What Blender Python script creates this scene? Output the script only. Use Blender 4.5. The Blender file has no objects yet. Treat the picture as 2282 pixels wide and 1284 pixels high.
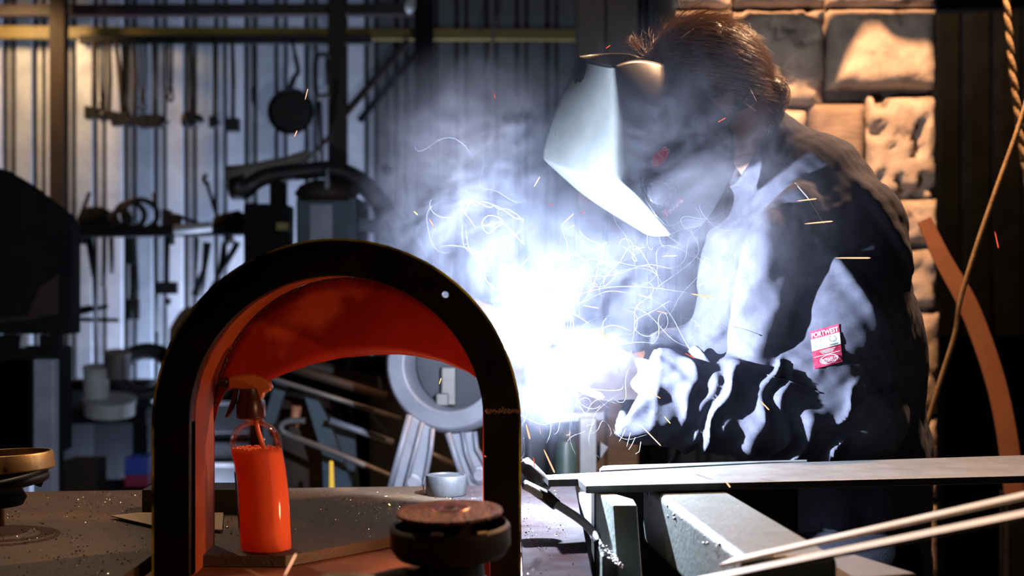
import bpy, bmesh, math, random
import numpy as np
from mathutils import Vector, Matrix, noise as mnoise

random.seed(7)
rng = np.random.default_rng(7)
S = bpy.context.scene
COL = S.collection
H = 1.30          # eye height of the camera
F = 2282 * 50 / 36
T = 0.951         # bench top height
LOW = 0.935       # lower slab of the bench


def W(px, py, y):
    """world point at depth y seen at photo pixel px, py"""
    return Vector(((px - 1141) * y / F, y, H - (py - 642) * y / F))


# ------------------------------------------------------------------ camera
cam = bpy.data.cameras.new('camera')
camo = bpy.data.objects.new('camera', cam)
COL.objects.link(camo)
camo.location = (0, 0, H)
camo.rotation_euler = (math.pi / 2, 0, 0)
cam.lens = 50
cam.sensor_width = 36
cam.clip_end = 60
cam.dof.use_dof = True
cam.dof.focus_distance = 2.11
cam.dof.aperture_fstop = 4.1
S.camera = camo

# ------------------------------------------------------------------ world, lights, exposure
S.view_settings.view_transform = 'Standard'
S.view_settings.look = 'None'
S.view_settings.gamma = 1
S.view_settings.use_curve_mapping = False
S.view_settings.exposure = 0.0
wd = bpy.data.worlds.new('world')
S.world = wd
wd.use_nodes = True
wd.node_tree.nodes['Background'].inputs[0].default_value = (0.35, 0.5, 1.0, 1)
wd.node_tree.nodes['Background'].inputs[1].default_value = 0.004
S.cycles.volume_bounces = 0
S.cycles.max_bounces = 8
S.cycles.transparent_max_bounces = 16
S.cycles.use_denoising = True
S.cycles.use_adaptive_sampling = True
S.cycles.adaptive_threshold = 0.10
S.cycles.volume_step_rate = 4.0
S.cycles.volume_max_steps = 256
S.cycles.sample_clamp_indirect = 4


def light(name, kind, loc, power, col, size=0.1, aim=None, spot=None, blend=0.3, size_y=None):
    l = bpy.data.lights.new(name, kind)
    l.energy = power
    l.color = col
    if kind == 'AREA':
        l.size = size
        if size_y:
            l.shape = 'RECTANGLE'
            l.size_y = size_y
    else:
        l.shadow_soft_size = size
    if kind == 'SPOT':
        l.spot_size = math.radians(spot)
        l.spot_blend = blend
    o = bpy.data.objects.new(name, l)
    COL.objects.link(o)
    o.location = loc
    if aim is not None:
        d = Vector(aim) - Vector(loc)
        o.rotation_euler = d.to_track_quat('-Z', 'Y').to_euler()
    return o


ARC = Vector((0.016, 2.19, H - 0.070))
light('arc_light', 'POINT', ARC, 125, (0.72, 0.82, 1.0), 0.006)
# warm work lamp hung from the roof beyond the welder, and its fellow over the left of the bench
light('work_lamp', 'SPOT', (1.00, 2.98, 2.64), 260, (1.0, 0.56, 0.30), 0.04, aim=(0.35, 2.3, 1.2), spot=110, blend=0.4)
light('bench_lamp', 'SPOT', (-1.10, 3.0, 2.62), 45, (1.0, 0.72, 0.46), 0.02, aim=(-.6, 2.0, 0.95), spot=60, blend=0.5)
# warm lamp washing the stone wall from above
light('wall_lamp', 'SPOT', (0.75, 3.35, 2.75), 520, (1.0, 0.58, 0.32), 0.018, aim=(1.0, 4.2, 1.5), spot=80, blend=0.3)
# weak warm spot added at the right front to lift the bottle head
light('clip_lamp', 'SPOT', (.85, .75, 1.75), 22, (1.0, 0.52, 0.26), 0.02, aim=(-.22, 1.85, 1.05), spot=22, blend=0.5)
# point light added unseen behind the grinder to light the inside of the arch
light('trouble_lamp', 'POINT', (-.095, 1.815, .992), 1.6, (1.0, 0.50, 0.26), 0.014)
# cool area light added low and out of sight to brighten the rear wall
light('daylight_gap', 'AREA', (-0.95, 6.43, 0.25), 210, (0.55, 0.68, 1.0), 1.7, aim=(-1.35, 7.0, 1.25), size_y=0.4)
light('warm_bulb_right', 'SPOT', (2.3, 5.4, 3.1), 14, (1.0, 0.62, 0.32), 0.05, aim=(2.15, 7.0, 1.9), spot=70)  # warm spot added for the far right of the rear wall
light('warm_bulb_rear', 'SPOT', (-2.4, 6.2, 2.6), 48, (1.0, 0.62, 0.28), 0.08, aim=(-2.3, 7.0, 1.75), spot=110)  # warm spot on the upper left of the rear wall, no bulb modelled


# ------------------------------------------------------------------ helpers
def tag(o, label=None, cat=None, group=None, kind=None):
    if label: o['label'] = label
    if cat: o['category'] = cat
    if group: o['group'] = group
    if kind: o['kind'] = kind
    return o


def empty(name, loc=(0, 0, 0), label=None, cat=None, group=None, rot=(0, 0, 0)):
    o = bpy.data.objects.new(name, None)
    COL.objects.link(o)
    o.location = loc
    o.rotation_euler = rot
    return tag(o, label, cat, group)


def link(name, me, m=None, parent=None, smooth=False):
    o = bpy.data.objects.new(name, me)
    COL.objects.link(o)
    if m is not None and len(me.materials) == 0:
        me.materials.append(m)
    if smooth and hasattr(me, 'polygons'):
        me.polygons.foreach_set('use_smooth', [True] * len(me.polygons))
    if parent is not None:
        o.parent = parent
        # parts are modelled in world space: undo the parent's placement
        o.matrix_parent_inverse = WORLD(parent).inverted()
    return o


def WORLD(o):
    m = Matrix.LocRotScale(o.location, o.rotation_euler, o.scale)
    if o.parent is not None:
        return WORLD(o.parent) @ o.matrix_parent_inverse @ m
    return m


def from_bm(name, bm, m=None, parent=None, smooth=False, bevel=0, seg=2, sub=0):
    me = bpy.data.meshes.new(name)
    bm.normal_update()
    bm.to_mesh(me)
    bm.free()
    o = link(name, me, m, parent, smooth)
    if bevel:
        b = o.modifiers.new('b', 'BEVEL')
        b.width = bevel
        b.segments = seg
        b.limit_method = 'ANGLE'
        b.angle_limit = math.radians(40)
        if not smooth:
            me.polygons.foreach_set('use_smooth', [True] * len(me.polygons))
        b.harden_normals = True
    if sub:
        s = o.modifiers.new('s', 'SUBSURF')
        s.levels = s.render_levels = sub
    return o


def frame(d, up=(0, 0, 1)):
    d = Vector(d).normalized()
    up = Vector(up)
    if abs(d.dot(up)) > 0.98:
        up = Vector((0, 1, 0)) if abs(d.y) < 0.9 else Vector((1, 0, 0))
    a = d.cross(up).normalized()
    b = a.cross(d).normalized()
    return a, b, d


def box(bm, c, s, rot=None):
    r = bmesh.ops.create_cube(bm, size=1)
    M = Matrix.Translation(Vector(c)) @ (rot.to_4x4() if rot is not None else Matrix()) @ Matrix.Diagonal((*s, 1))
    bmesh.ops.transform(bm, matrix=M, verts=r['verts'])
    return r['verts']


def bar(bm, p, q, w, h, up=(0, 0, 1)):
    p, q = Vector(p), Vector(q)
    a, b, d = frame(q - p, up)
    R = Matrix((a, d, b)).transposed()
    return box(bm, (p + q) / 2, (w, (q - p).length, h), R)


def tube(bm, pts, r, n=10, cap=True, closed=False):
    pts = [Vector(p) for p in pts]
    rings = []
    m = len(pts)
    a0 = None
    for i, p in enumerate(pts):
        if closed:
            d = pts[(i + 1) % m] - pts[i - 1]
        else:
            d = pts[min(i + 1, m - 1)] - pts[max(i - 1, 0)]
        d.normalize()
        if a0 is None:
            a, b, _ = frame(d)
        else:
            a = (a0 - d * a0.dot(d)).normalized()
            b = a.cross(d).normalized()
            b = -b if False else d.cross(a)
        a0 = a
        b = d.cross(a)
        rr = r[i] if isinstance(r, (list, tuple)) else r
        rings.append([bm.verts.new(p + a * rr * math.cos(2 * math.pi * k / n) + b * rr * math.sin(2 * math.pi * k / n)) for k in range(n)])
    for i in range(m if closed else m - 1):
        A, B = rings[i], rings[(i + 1) % m]
        for k in range(n):
            bm.faces.new((A[k], A[(k + 1) % n], B[(k + 1) % n], B[k]))
    if cap and not closed:
        bm.faces.new(rings[0][::-1])
        bm.faces.new(rings[-1])
    return rings


def lathe(bm, prof, o=(0, 0, 0), axis=(0, 0, 1), n=32, close=False):
    """prof: list of (radius, height) along axis"""
    o = Vector(o)
    a, b, d = frame(axis)
    rings = []
    for r, z in prof:
        if r < 1e-6:
            rings.append([bm.verts.new(o + d * z)])
        else:
            rings.append([bm.verts.new(o + d * z + a * r * math.cos(2 * math.pi * k / n) + b * r * math.sin(2 * math.pi * k / n)) for k in range(n)])
    L = len(rings)
    for i in range(L if close else L - 1):
        A, B = rings[i], rings[(i + 1) % L]
        for k in range(n):
            k2 = (k + 1) % n
            if len(A) == 1 and len(B) == 1: continue
            if len(A) == 1: bm.faces.new((A[0], B[k2], B[k]))
            elif len(B) == 1: bm.faces.new((A[k], A[k2], B[0]))
            else: bm.faces.new((A[k], A[k2], B[k2], B[k]))
    return rings


def prism(bm, poly, ax, lo, hi):
    """extrude polygon (2D) along axis index ax between lo and hi"""
    def v3(p, t):
        l = list(p)
        l.insert(ax, t)
        return l
    A = [bm.verts.new(v3(p, lo)) for p in poly]
    B = [bm.verts.new(v3(p, hi)) for p in poly]
    n = len(poly)
    f = [bm.faces.new(A), bm.faces.new(B[::-1])]
    for i in range(n):
        f.append(bm.faces.new((A[i], B[i], B[(i + 1) % n], A[(i + 1) % n])))
    bmesh.ops.recalc_face_normals(bm, faces=f)


def NB():
    return bmesh.new()


def catmull(pts, k=8, closed=False):
    pts = [Vector(p) for p in pts]
    out = []
    n = len(pts)
    rngi = range(n) if closed else range(n - 1)
    for i in rngi:
        p0 = pts[(i - 1) % n] if closed or i > 0 else pts[0] * 2 - pts[1]
        p1, p2 = pts[i], pts[(i + 1) % n]
        p3 = pts[(i + 2) % n] if closed or i < n - 2 else pts[-1] * 2 - pts[-2]
        for j in range(k):
            t = j / k
            out.append(0.5 * ((2 * p1) + (p2 - p0) * t + (2 * p0 - 5 * p1 + 4 * p2 - p3) * t * t + (3 * p1 - p0 - 3 * p2 + p3) * t ** 3))
    if not closed: out.append(pts[-1])
    return out


# ------------------------------------------------------------------ materials
def mat(name, c1, c2=None, rough=0.5, metal=0.0, scale=8, bump=0.0, bscale=60, emit=None, estr=0, rough2=None,
        stretch=(1, 1, 1), detail=6, contrast=(0.35, 0.65), spec=0.5, coat=0.0, sss=0, c3=None, c3scale=3, c3range=(0.55, 0.62)):
    m = bpy.data.materials.new(name)
    m.use_nodes = True
    nt = m.node_tree
    N, L = nt.nodes, nt.links
    p = N['Principled BSDF']
    p.inputs['Base Color'].default_value = (*c1, 1)
    p.inputs['Roughness'].default_value = rough
    p.inputs['Metallic'].default_value = metal
    p.inputs['Specular IOR Level'].default_value = spec
    p.inputs['Coat Weight'].default_value = coat
    p.inputs['Coat Roughness'].default_value = 0.15
    if sss:
        p.inputs['Subsurface Weight'].default_value = sss
    tc = N.new('ShaderNodeTexCoord')
    mp = N.new('ShaderNodeMapping')
    mp.inputs['Scale'].default_value = stretch
    L.new(tc.outputs['Object'], mp.inputs[0])
    if c2 is not None:
        n = N.new('ShaderNodeTexNoise')
        n.inputs['Scale'].default_value = scale
        n.inputs['Detail'].default_value = detail
        n.inputs['Roughness'].default_value = 0.62
        L.new(mp.outputs[0], n.inputs['Vector'])
        mr = N.new('ShaderNodeMapRange')
        mr.inputs[1].default_value, mr.inputs[2].default_value = contrast
        L.new(n.outputs['Fac'], mr.inputs[0])
        mx = N.new('ShaderNodeMix')
        mx.data_type = 'RGBA'
        mx.inputs[6].default_value = (*c1, 1)
        mx.inputs[7].default_value = (*c2, 1)
        L.new(mr.outputs[0], mx.inputs[0])
        out = mx.outputs[2]
        if c3 is not None:
            n3 = N.new('ShaderNodeTexNoise')
            n3.inputs['Scale'].default_value = c3scale
            n3.inputs['Detail'].default_value = 8
            L.new(mp.outputs[0], n3.inputs['Vector'])
            m3 = N.new('ShaderNodeMapRange')
            m3.inputs[1].default_value, m3.inputs[2].default_value = c3range
            L.new(n3.outputs['Fac'], m3.inputs[0])
            mx3 = N.new('ShaderNodeMix')
            mx3.data_type = 'RGBA'
            L.new(m3.outputs[0], mx3.inputs[0])
            L.new(out, mx3.inputs[6])
            mx3.inputs[7].default_value = (*c3, 1)
            out = mx3.outputs[2]
        L.new(out, p.inputs['Base Color'])
        if rough2 is not None:
            m2 = N.new('ShaderNodeMapRange')
            m2.inputs[3].default_value, m2.inputs[4].default_value = rough, rough2
            L.new(mr.outputs[0], m2.inputs[0])
            L.new(m2.outputs[0], p.inputs['Roughness'])
    if bump:
        nb = N.new('ShaderNodeTexNoise')
        nb.inputs['Scale'].default_value = bscale
        nb.inputs['Detail'].default_value = 5
        L.new(mp.outputs[0], nb.inputs['Vector'])
        b = N.new('ShaderNodeBump')
        b.inputs['Strength'].default_value = bump
        b.inputs['Distance'].default_value = 0.004
        L.new(nb.outputs['Fac'], b.inputs['Height'])
        L.new(b.outputs[0], p.inputs['Normal'])
    if emit:
        p.inputs['Emission Color'].default_value = (*emit, 1)
        p.inputs['Emission Strength'].default_value = estr
    return m


M = {}
M['zinc_pale'] = mat('pale_sheet', (0.50, 0.51, 0.54), (0.38, 0.39, 0.42), 0.5, 0.15, 5, 0.05, 30)
M['zinc_dull'] = mat('dull_sheet', (0.22, 0.225, 0.24), (0.15, 0.155, 0.165), 0.55, 0.2, 5, 0.05, 30)
M['zinc'] = mat('galvanised_sheet', (0.42, 0.44, 0.47), (0.28, 0.30, 0.33), 0.45, 0.35, 5, 0.05, 30, rough2=0.6)
M['grey_sheet'] = mat('weathered_sheet', (0.080, 0.076, 0.078), (0.055, 0.05, 0.05), 0.6, 0.2, 5)  # darker copy for the dim right of the rear wall, shade in the colour
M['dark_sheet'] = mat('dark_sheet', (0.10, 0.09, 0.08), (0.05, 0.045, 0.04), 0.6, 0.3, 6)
M['black'] = mat('black_iron', (0.010, 0.010, 0.012), (0.02, 0.017, 0.015), 0.5, 0.4, 20, 0.1, 80)
M['arch_black'] = mat('black_scale_steel', (0.004, 0.0035, 0.0035), (0.010, 0.006, 0.0035), 0.32, 0.3, 14, 0.15, 60, rough2=0.5, spec=0.3)
M['rust_dark'] = mat('rusty_iron', (0.030, 0.014, 0.007), (0.014, 0.008, 0.005), 0.7, 0.3, 12, 0.2, 60)
M['soot'] = mat('soot_paint', (0.009, 0.0085, 0.009), (0.005, 0.005, 0.006), 0.9, 0.0, 10, spec=0.08)
M['maroon'] = mat('maroon_paint', (0.020, 0.004, 0.004), (0.012, 0.003, 0.003), 0.6, 0, 9)
M['yellow'] = mat('yellow_paint', (0.15, 0.100, 0.010), (0.10, 0.065, 0.006), 0.5, 0, 8)
M['red'] = mat('red_lacquer', (0.34, 0.018, 0.006), (0.20, 0.009, 0.004), 0.34, 0.0, 7, 0.05, 12, detail=3, rough2=0.42,
               c3=(0.55, 0.085, 0.022), c3scale=7, c3range=(0.57, 0.66), spec=0.35)  # orange patches paint the reflections on the lacquer
M['lining'] = mat('orange_red_lining', (0.34, 0.085, 0.028), (0.26, 0.05, 0.016), 0.5, 0.0, 7, 0.05, 12, spec=0.2)
M['steel'] = mat('mill_steel', (0.12, 0.122, 0.122), (0.07, 0.073, 0.073), 0.5, 0.2, 16, 0.10, 140, rough2=0.55, stretch=(1, 1, 1))
M['steel_rough'] = mat('grey_green_steel', (0.095, 0.112, 0.105), (0.06, 0.072, 0.067), 0.5, 0.15, 22, 0.35, 120)
M['bracket'] = mat('pale_green_steel', (0.34, 0.40, 0.37), (0.22, 0.27, 0.25), 0.6, 0.0, 22, 0.3, 120)
M['cast'] = mat('grey_enamel', (0.22, 0.225, 0.27), (0.15, 0.155, 0.19), 0.5, 0.1, 10, 0.06, 50)
M['bluepaint'] = mat('blue_paint', (0.022, 0.045, 0.068), (0.012, 0.024, 0.038), 0.55, 0.1, 9)
M['greypipe'] = mat('grey_pipe', (0.14, 0.125, 0.12), (0.08, 0.075, 0.075), 0.5, 0.3, 14)
M['pale'] = mat('pale_paint', (0.42, 0.42, 0.42), (0.30, 0.29, 0.28), 0.6, 0, 9)
M['copper'] = mat('orange_brown_strap', (0.42, 0.17, 0.085), (0.30, 0.12, 0.06), 0.55, 0.1, 5, 0.05, 40)
M['rope'] = mat('rope_fibre', (0.50, 0.33, 0.17), (0.34, 0.21, 0.10), 0.85, 0, 30, 0.3, 200)
M['wood'] = mat('raw_wood', (0.06, 0.040, 0.025), (0.035, 0.025, 0.018), 0.75, 0, 12, 0.2, 60, stretch=(1, 1, 8))
M['brass'] = mat('tan_metal', (0.46, 0.32, 0.13), (0.30, 0.20, 0.08), 0.42, 0.75, 14, 0.12, 110)
M['rubber'] = mat('black_rubber', (0.012, 0.012, 0.013), None, 0.55)
M['card'] = mat('tan_sheet', (0.42, 0.32, 0.18), (0.32, 0.24, 0.13), 0.6, 0.3, 20)
M['stone'] = mat('rough_stone', (0.26, 0.19, 0.135), (0.15, 0.105, 0.072), 0.9, 0, 14, 0.8, 45, detail=9, c3=(0.055, 0.035, 0.025), c3scale=11, c3range=(0.60, 0.68))
M['stone2'] = mat('sawn_stone', (0.16, 0.105, 0.068), (0.105, 0.066, 0.04), 0.9, 0, 20, 0.5, 45, stretch=(1, 1, 7))
M['mortar'] = mat('dark_mortar', (0.06, 0.043, 0.032), (0.035, 0.025, 0.018), 0.95, 0, 18, 0.8, 60)
M['floor'] = mat('concrete_floor', (0.10, 0.095, 0.09), (0.06, 0.055, 0.05), 0.8, 0, 4, 0.2, 30)
M['roof'] = mat('roof_sheet', (0.05, 0.05, 0.055), (0.03, 0.03, 0.035), 0.7, 0.2, 4)
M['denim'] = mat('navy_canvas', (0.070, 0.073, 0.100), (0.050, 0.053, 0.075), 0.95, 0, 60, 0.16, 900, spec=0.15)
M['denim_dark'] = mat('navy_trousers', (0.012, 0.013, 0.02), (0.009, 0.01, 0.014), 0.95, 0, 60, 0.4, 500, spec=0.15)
M['skin'] = mat('skin', (0.28, 0.15, 0.10), (0.24, 0.12, 0.08), 0.5, 0, 20, sss=0.1)
M['hair'] = mat('dark_brown_hair', (0.022, 0.013, 0.009), (0.014, 0.008, 0.006), 0.45, 0, 40)
M['strand'] = mat('brown_hair_strand', (0.34, 0.23, 0.16), None, 0.35)
M['glove'] = mat('leather_glove', (0.80, 0.66, 0.55), (0.68, 0.52, 0.42), 0.7, 0, 20, 0.3, 120)
M['boot'] = mat('boot_leather', (0.03, 0.02, 0.015), None, 0.5)
M['shell'] = mat('helmet_plastic', (0.115, 0.125, 0.125), (0.08, 0.09, 0.09), 0.26, 0.0, 8, 0.03, 40, rough2=0.4, coat=0.2)
M["label_red"] = mat("red_sticker", (0.75, 0.015, 0.06), None, 0.5)
M['white'] = mat('white_print', (0.85, 0.85, 0.85), None, 0.6)
M['patch_red'] = mat('crimson_label', (0.30, 0.008, 0.035), (0.42, 0.06, 0.11), 0.9, 0, 90, spec=0.1)
M['patch_white'] = mat('white_label', (0.40, 0.42, 0.41), (0.33, 0.35, 0.33), 0.9, 0, 60, spec=0.1)
M['ink'] = mat('dark_ink', (0.004, 0.005, 0.004), None, 1.0, spec=0.0)
M['thread'] = mat('pale_thread', (0.16, 0.165, 0.18), None, 0.9)
M['grit'] = mat('steel_grit', (0.75, 0.70, 0.62), None, 0.22, 1.0)
M['grit_dark'] = mat('dark_grit', (0.035, 0.022, 0.015), None, 0.7, 0.2)
M['disc'] = mat('abrasive_disc', (0.30, 0.10, 0.045), (0.02, 0.008, 0.006), 0.5, 0.1, 210, 0.9, 260, contrast=(0.46, 0.54), rough2=0.3)
M['copper_ring'] = mat('copper_washer', (0.95, 0.42, 0.24), (0.8, 0.32, 0.16), 0.25, 1.0, 20)
M['weld'] = mat('weld_bead', (0.50, 0.52, 0.52), (0.2, 0.18, 0.16), 0.35, 0.7, 60, 0.5, 160)
M['grinder'] = mat('grinder_body', (0.022, 0.016, 0.013), (0.05, 0.03, 0.02), 0.5, 0.2, 20, 0.1, 60)
M['plastic_dark'] = mat('dark_red_plastic', (0.10, 0.012, 0.006), None, 0.35)
M['trigger'] = mat('orange_brown_trigger', (0.50, 0.15, 0.045), (0.42, 0.12, 0.035), 0.30, 0, 10, coat=0.3)
M['smokeline'] = mat('smoke_thread', (0.30, 0.33, 0.40), None, 0.9, spec=0.0)


def bench_top():
    m = mat('bench_steel', (0.070, 0.046, 0.030), (0.042, 0.029, 0.020), 0.6, 0.15, 5, 0.30, 260, rough2=0.62, detail=9,
            c3=(0.14, 0.075, 0.032), c3scale=4, c3range=(0.54, 0.66))
    return m


M['bench'] = bench_top()
M['bench_silver'] = mat('bare_bench_steel', (0.046, 0.044, 0.050), (0.028, 0.021, 0.023), 0.8, 0.0, 7, 0.2, 220, detail=9,
                        c3=(0.014, 0.006, 0.005), c3scale=5, c3range=(0.54, 0.68), spec=0.0)


def liquid():
    m = bpy.data.materials.new('orange_liquid')
    m.use_nodes = True
    N, L = m.node_tree.nodes, m.node_tree.links
    p = N['Principled BSDF']
    d = N.new('ShaderNodeBsdfDiffuse')
    d.inputs[0].default_value = (1.0, 0.24, 0.11, 1)
    t = N.new('ShaderNodeBsdfTranslucent')
    t.inputs[0].default_value = (1.0, 0.24, 0.11, 1)
    mx = N.new('ShaderNodeMixShader')
    mx.inputs[0].default_value = 0.4
    L.new(d.outputs[0], mx.inputs[1])
    L.new(t.outputs[0], mx.inputs[2])
    L.new(mx.outputs[0], N['Material Output'].inputs[0])
    return m


M['liquid'] = liquid()


def clear():
    m = bpy.data.materials.new('clear_plastic')
    m.use_nodes = True
    N, L = m.node_tree.nodes, m.node_tree.links
    t = N.new('ShaderNodeBsdfTransparent')
    t.inputs[0].default_value = (0.97, 0.90, 0.86, 1)
    g = N.new('ShaderNodeBsdfGlossy')
    g.inputs['Roughness'].default_value = 0.08
    lw = N.new('ShaderNodeLayerWeight')
    lw.inputs[0].default_value = 0.25
    mr = N.new('ShaderNodeMath')
    mr.operation = 'MULTIPLY'
    mr.inputs[1].default_value = 0.55
    mx = N.new('ShaderNodeMixShader')
    L.new(lw.outputs['Fresnel'], mr.inputs[0])
    L.new(mr.outputs[0], mx.inputs[0])
    L.new(t.outputs[0], mx.inputs[1])
    L.new(g.outputs[0], mx.inputs[2])
    L.new(mx.outputs[0], N['Material Output'].inputs[0])
    return m


M['clear'] = clear()


def glow(name, col, s):
    m = bpy.data.materials.new(name)
    m.use_nodes = True
    N, L = m.node_tree.nodes, m.node_tree.links
    e = N.new('ShaderNodeEmission')
    e.inputs[0].default_value = (*col, 1)
    e.inputs[1].default_value = s
    L.new(e.outputs[0], N['Material Output'].inputs[0])
    m.cycles.emission_sampling = 'NONE'
    return m


M['spark_white'] = glow('white_hot_spark', (1.0, 0.78, 0.56), 1.7)
M['spark_orange'] = glow('orange_spark', (1.0, 0.47, 0.26), 1.8)
M['spark_red'] = glow('red_spark', (1.0, 0.10, 0.04), 1.6)
M['spark_yellow'] = glow('yellow_spark', (1.0, 0.9, 0.2), 2.0)
M['arc'] = glow('arc_plasma', (0.85, 0.92, 1.0), 60)
M['molten'] = glow('hot_glove_glow', (1.0, 0.5, 0.3), 5)

# ------------------------------------------------------------------ the setting
def corr_sheet(parent, x0, x1, z0, z1, y, m, pitch=0.15, depth=0.042, name='corrugated_sheet', axis=0):
    """box-profile sheet: wide pans and narrow ribs standing proud of them"""
    bm = NB()
    xs, off = [], []
    x = x0
    while x < x1 - 1e-6:
        for t, d in ((0, 0), (0.60, 0), (0.66, 1), (0.94, 1)):
            if x + t * pitch <= x1:
                xs.append(x + t * pitch); off.append(d)
        x += pitch
    xs.append(x1); off.append(0)
    rows = []
    for th in (0, 0.0015):
        for z in (z0, z1):
            r = []
            for a, d in zip(xs, off):
                yy = y - d * depth + th
                r.append(bm.verts.new((a, yy, z) if axis == 0 else (yy, a, z)))
            rows.append(r)
    n = len(xs)
    for a, b in ((0, 1), (3, 2)):
        for i in range(n - 1):
            bm.faces.new((rows[a][i], rows[a][i + 1], rows[b][i + 1], rows[b][i]))
    for a, b in ((0, 2), (1, 3)):
        for i in range(n - 1):
            bm.faces.new((rows[b][i], rows[b][i + 1], rows[a][i + 1], rows[a][i]))
    bmesh.ops.recalc_face_normals(bm, faces=bm.faces)
    return from_bm(name, bm, m, parent)


bm = NB(); box(bm, (0, 3.2, -0.05), (9, 9, 0.1)); floor = tag(from_bm('floor', bm, M['floor']), kind='structure')
bm = NB(); box(bm, (0, 3.2, 3.55), (9, 9, 0.06)); tag(from_bm('ceiling', bm, M['roof']), kind='structure')
wb = tag(empty('wall_back', (0, 7.1, 0)), kind='structure')
k = 0
# rear wall, left: upright strips; black backing in the gaps paints the rib shadows
bm = NB(); box(bm, (-1.65, 7.075, 1.75), (5.4, .03, 3.5)); from_bm('backing_sheet', bm, M['black'], wb)
def strip(w):
    bm = NB(); h_ = w / 2
    prism(bm, [(-h_, .03), (-h_, .004), (-h_ + .004, 0), (h_ - .004, 0), (h_, .004), (h_, .03)], 2, 0, 3.5)
    me = bpy.data.meshes.new('wall_strip'); bm.to_mesh(me); bm.free(); return me
shapes = {}
for k in range(-15, 42):
    for w, dx in ((.081, 0), (.029, 34)):
        px = 254.5 + 68 * k * .99 + dx
        x = (px - 1141) * 7 / F
        if x > 1.04 or x < -4.35: continue
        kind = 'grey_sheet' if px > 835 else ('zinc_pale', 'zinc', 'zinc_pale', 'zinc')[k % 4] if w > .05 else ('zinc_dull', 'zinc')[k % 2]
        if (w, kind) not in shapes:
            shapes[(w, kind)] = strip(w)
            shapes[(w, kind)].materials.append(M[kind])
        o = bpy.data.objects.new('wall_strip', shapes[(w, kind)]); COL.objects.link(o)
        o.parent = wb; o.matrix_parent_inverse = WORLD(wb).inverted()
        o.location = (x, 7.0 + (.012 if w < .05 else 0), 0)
for i in range(5):
    x0 = 1.06 + i * 0.75
    corr_sheet(wb, x0, x0 + 0.76, 0, 3.5, 7.0 + 0.004 * (i % 2), M['dark_sheet'])
wl = tag(empty('wall_left', (-4.4, 3.2, 0)), kind='structure')
corr_sheet(wl, -1.2, 7.0, 0, 3.5, -4.4, M['dark_sheet'], axis=1)
wr = tag(empty('wall_right', (4.4, 3.2, 0)), kind='structure')
corr_sheet(wr, -1.2, 7.0, 0, 3.5, 4.4, M['dark_sheet'], axis=1)

# framing timbers and steel of the rear wall (setting)
def beam(name, p, q, w, h, m, kind='structure', label=None, cat=None, group=None, parent=None):
    bm = NB(); bar(bm, p, q, w, h)
    o = from_bm(name, bm, m, parent, bevel=0.004)
    return tag(o, label, cat, group, kind)


BW = 6.75
beam('trim_1', W(-60, 25, BW), W(960, 22, BW), 0.06, 0.055, M['maroon'])
beam('trim_2', W(-60, 72, 6.86), W(122, 74, 6.86), 0.05, 0.062, M['yellow'])
beam('trim_3', W(148, 74, 6.86), W(1290, 78, 6.86), 0.05, 0.055, M['yellow'])
def post(name, px0, px1, y, m, z0=0.0, z1=3.5):
    x0, x1 = W(px0, 0, y).x, W(px1, 0, y).x
    bm = NB()
    w = x1 - x0
    # an I-section column: two flanges and a web
    box(bm, ((x0 + x1) / 2, y - w * .45, (z0 + z1) / 2), (w, w * .12, z1 - z0))
    box(bm, ((x0 + x1) / 2, y + w * .45, (z0 + z1) / 2), (w, w * .12, z1 - z0))
    box(bm, ((x0 + x1) / 2, y, (z0 + z1) / 2), (w * .14, w * .84, z1 - z0))
    return tag(from_bm(name, bm, m), kind='structure')
post('pillar_1', 115, 148, 6.6, M['rust_dark'])
post('pillar_2', 733, 768, 6.6, M['rust_dark'])
post('pillar_3', 925, 965, 6.3, M['soot'])
beam('trim_4', W(910, 90, 6.7), W(762, 262, 6.7), 0.03, 0.032, M['rust_dark'])
beam('trim_5', W(945, 100, 6.8), W(800, 270, 6.8), 0.03, 0.03, M['soot'])
beam('trim_6', W(2080, 6, 5.6), W(2400, -4, 5.6), 0.08, 0.075, M['wood'])
# broad timber post between the rear wall and the stone wall
bm = NB(); x0, x1 = W(1284, 0, 4.9).x, W(1420, 0, 4.9).x
for i, (a, b) in enumerate(((0, .46), (.48, 1))):
    box(bm, (x0 + (x1 - x0) * (a + b) / 2, 4.9 + .01 * i, 1.75), ((x1 - x0) * (b - a), 0.12, 3.5))
tag(from_bm('pillar_4', bm, M['wood'], bevel=0.006), kind='structure')

# stone wall
SW = 4.2
ws = tag(empty('wall_stone', (0.9, SW + 0.2, 0)), kind='structure')
xa, xb = W(1500, 0, SW).x, W(2086, 0, SW).x
bm = NB(); box(bm, ((xa + xb) / 2 - .004, SW + 0.24, 1.75), (xb - xa - .008, 0.34, 3.5))

for v in bm.verts:
    if v.co.z < 1: v.co.z = 1.83
x1640 = W(1700, 0, SW).x
box(bm, ((x1640 + xb) / 2 + .002, SW + 0.24, .914), (xb - x1640 - .012, 0.338, 1.828))
from_bm('mortar_core', bm, M['mortar'], ws)


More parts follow.
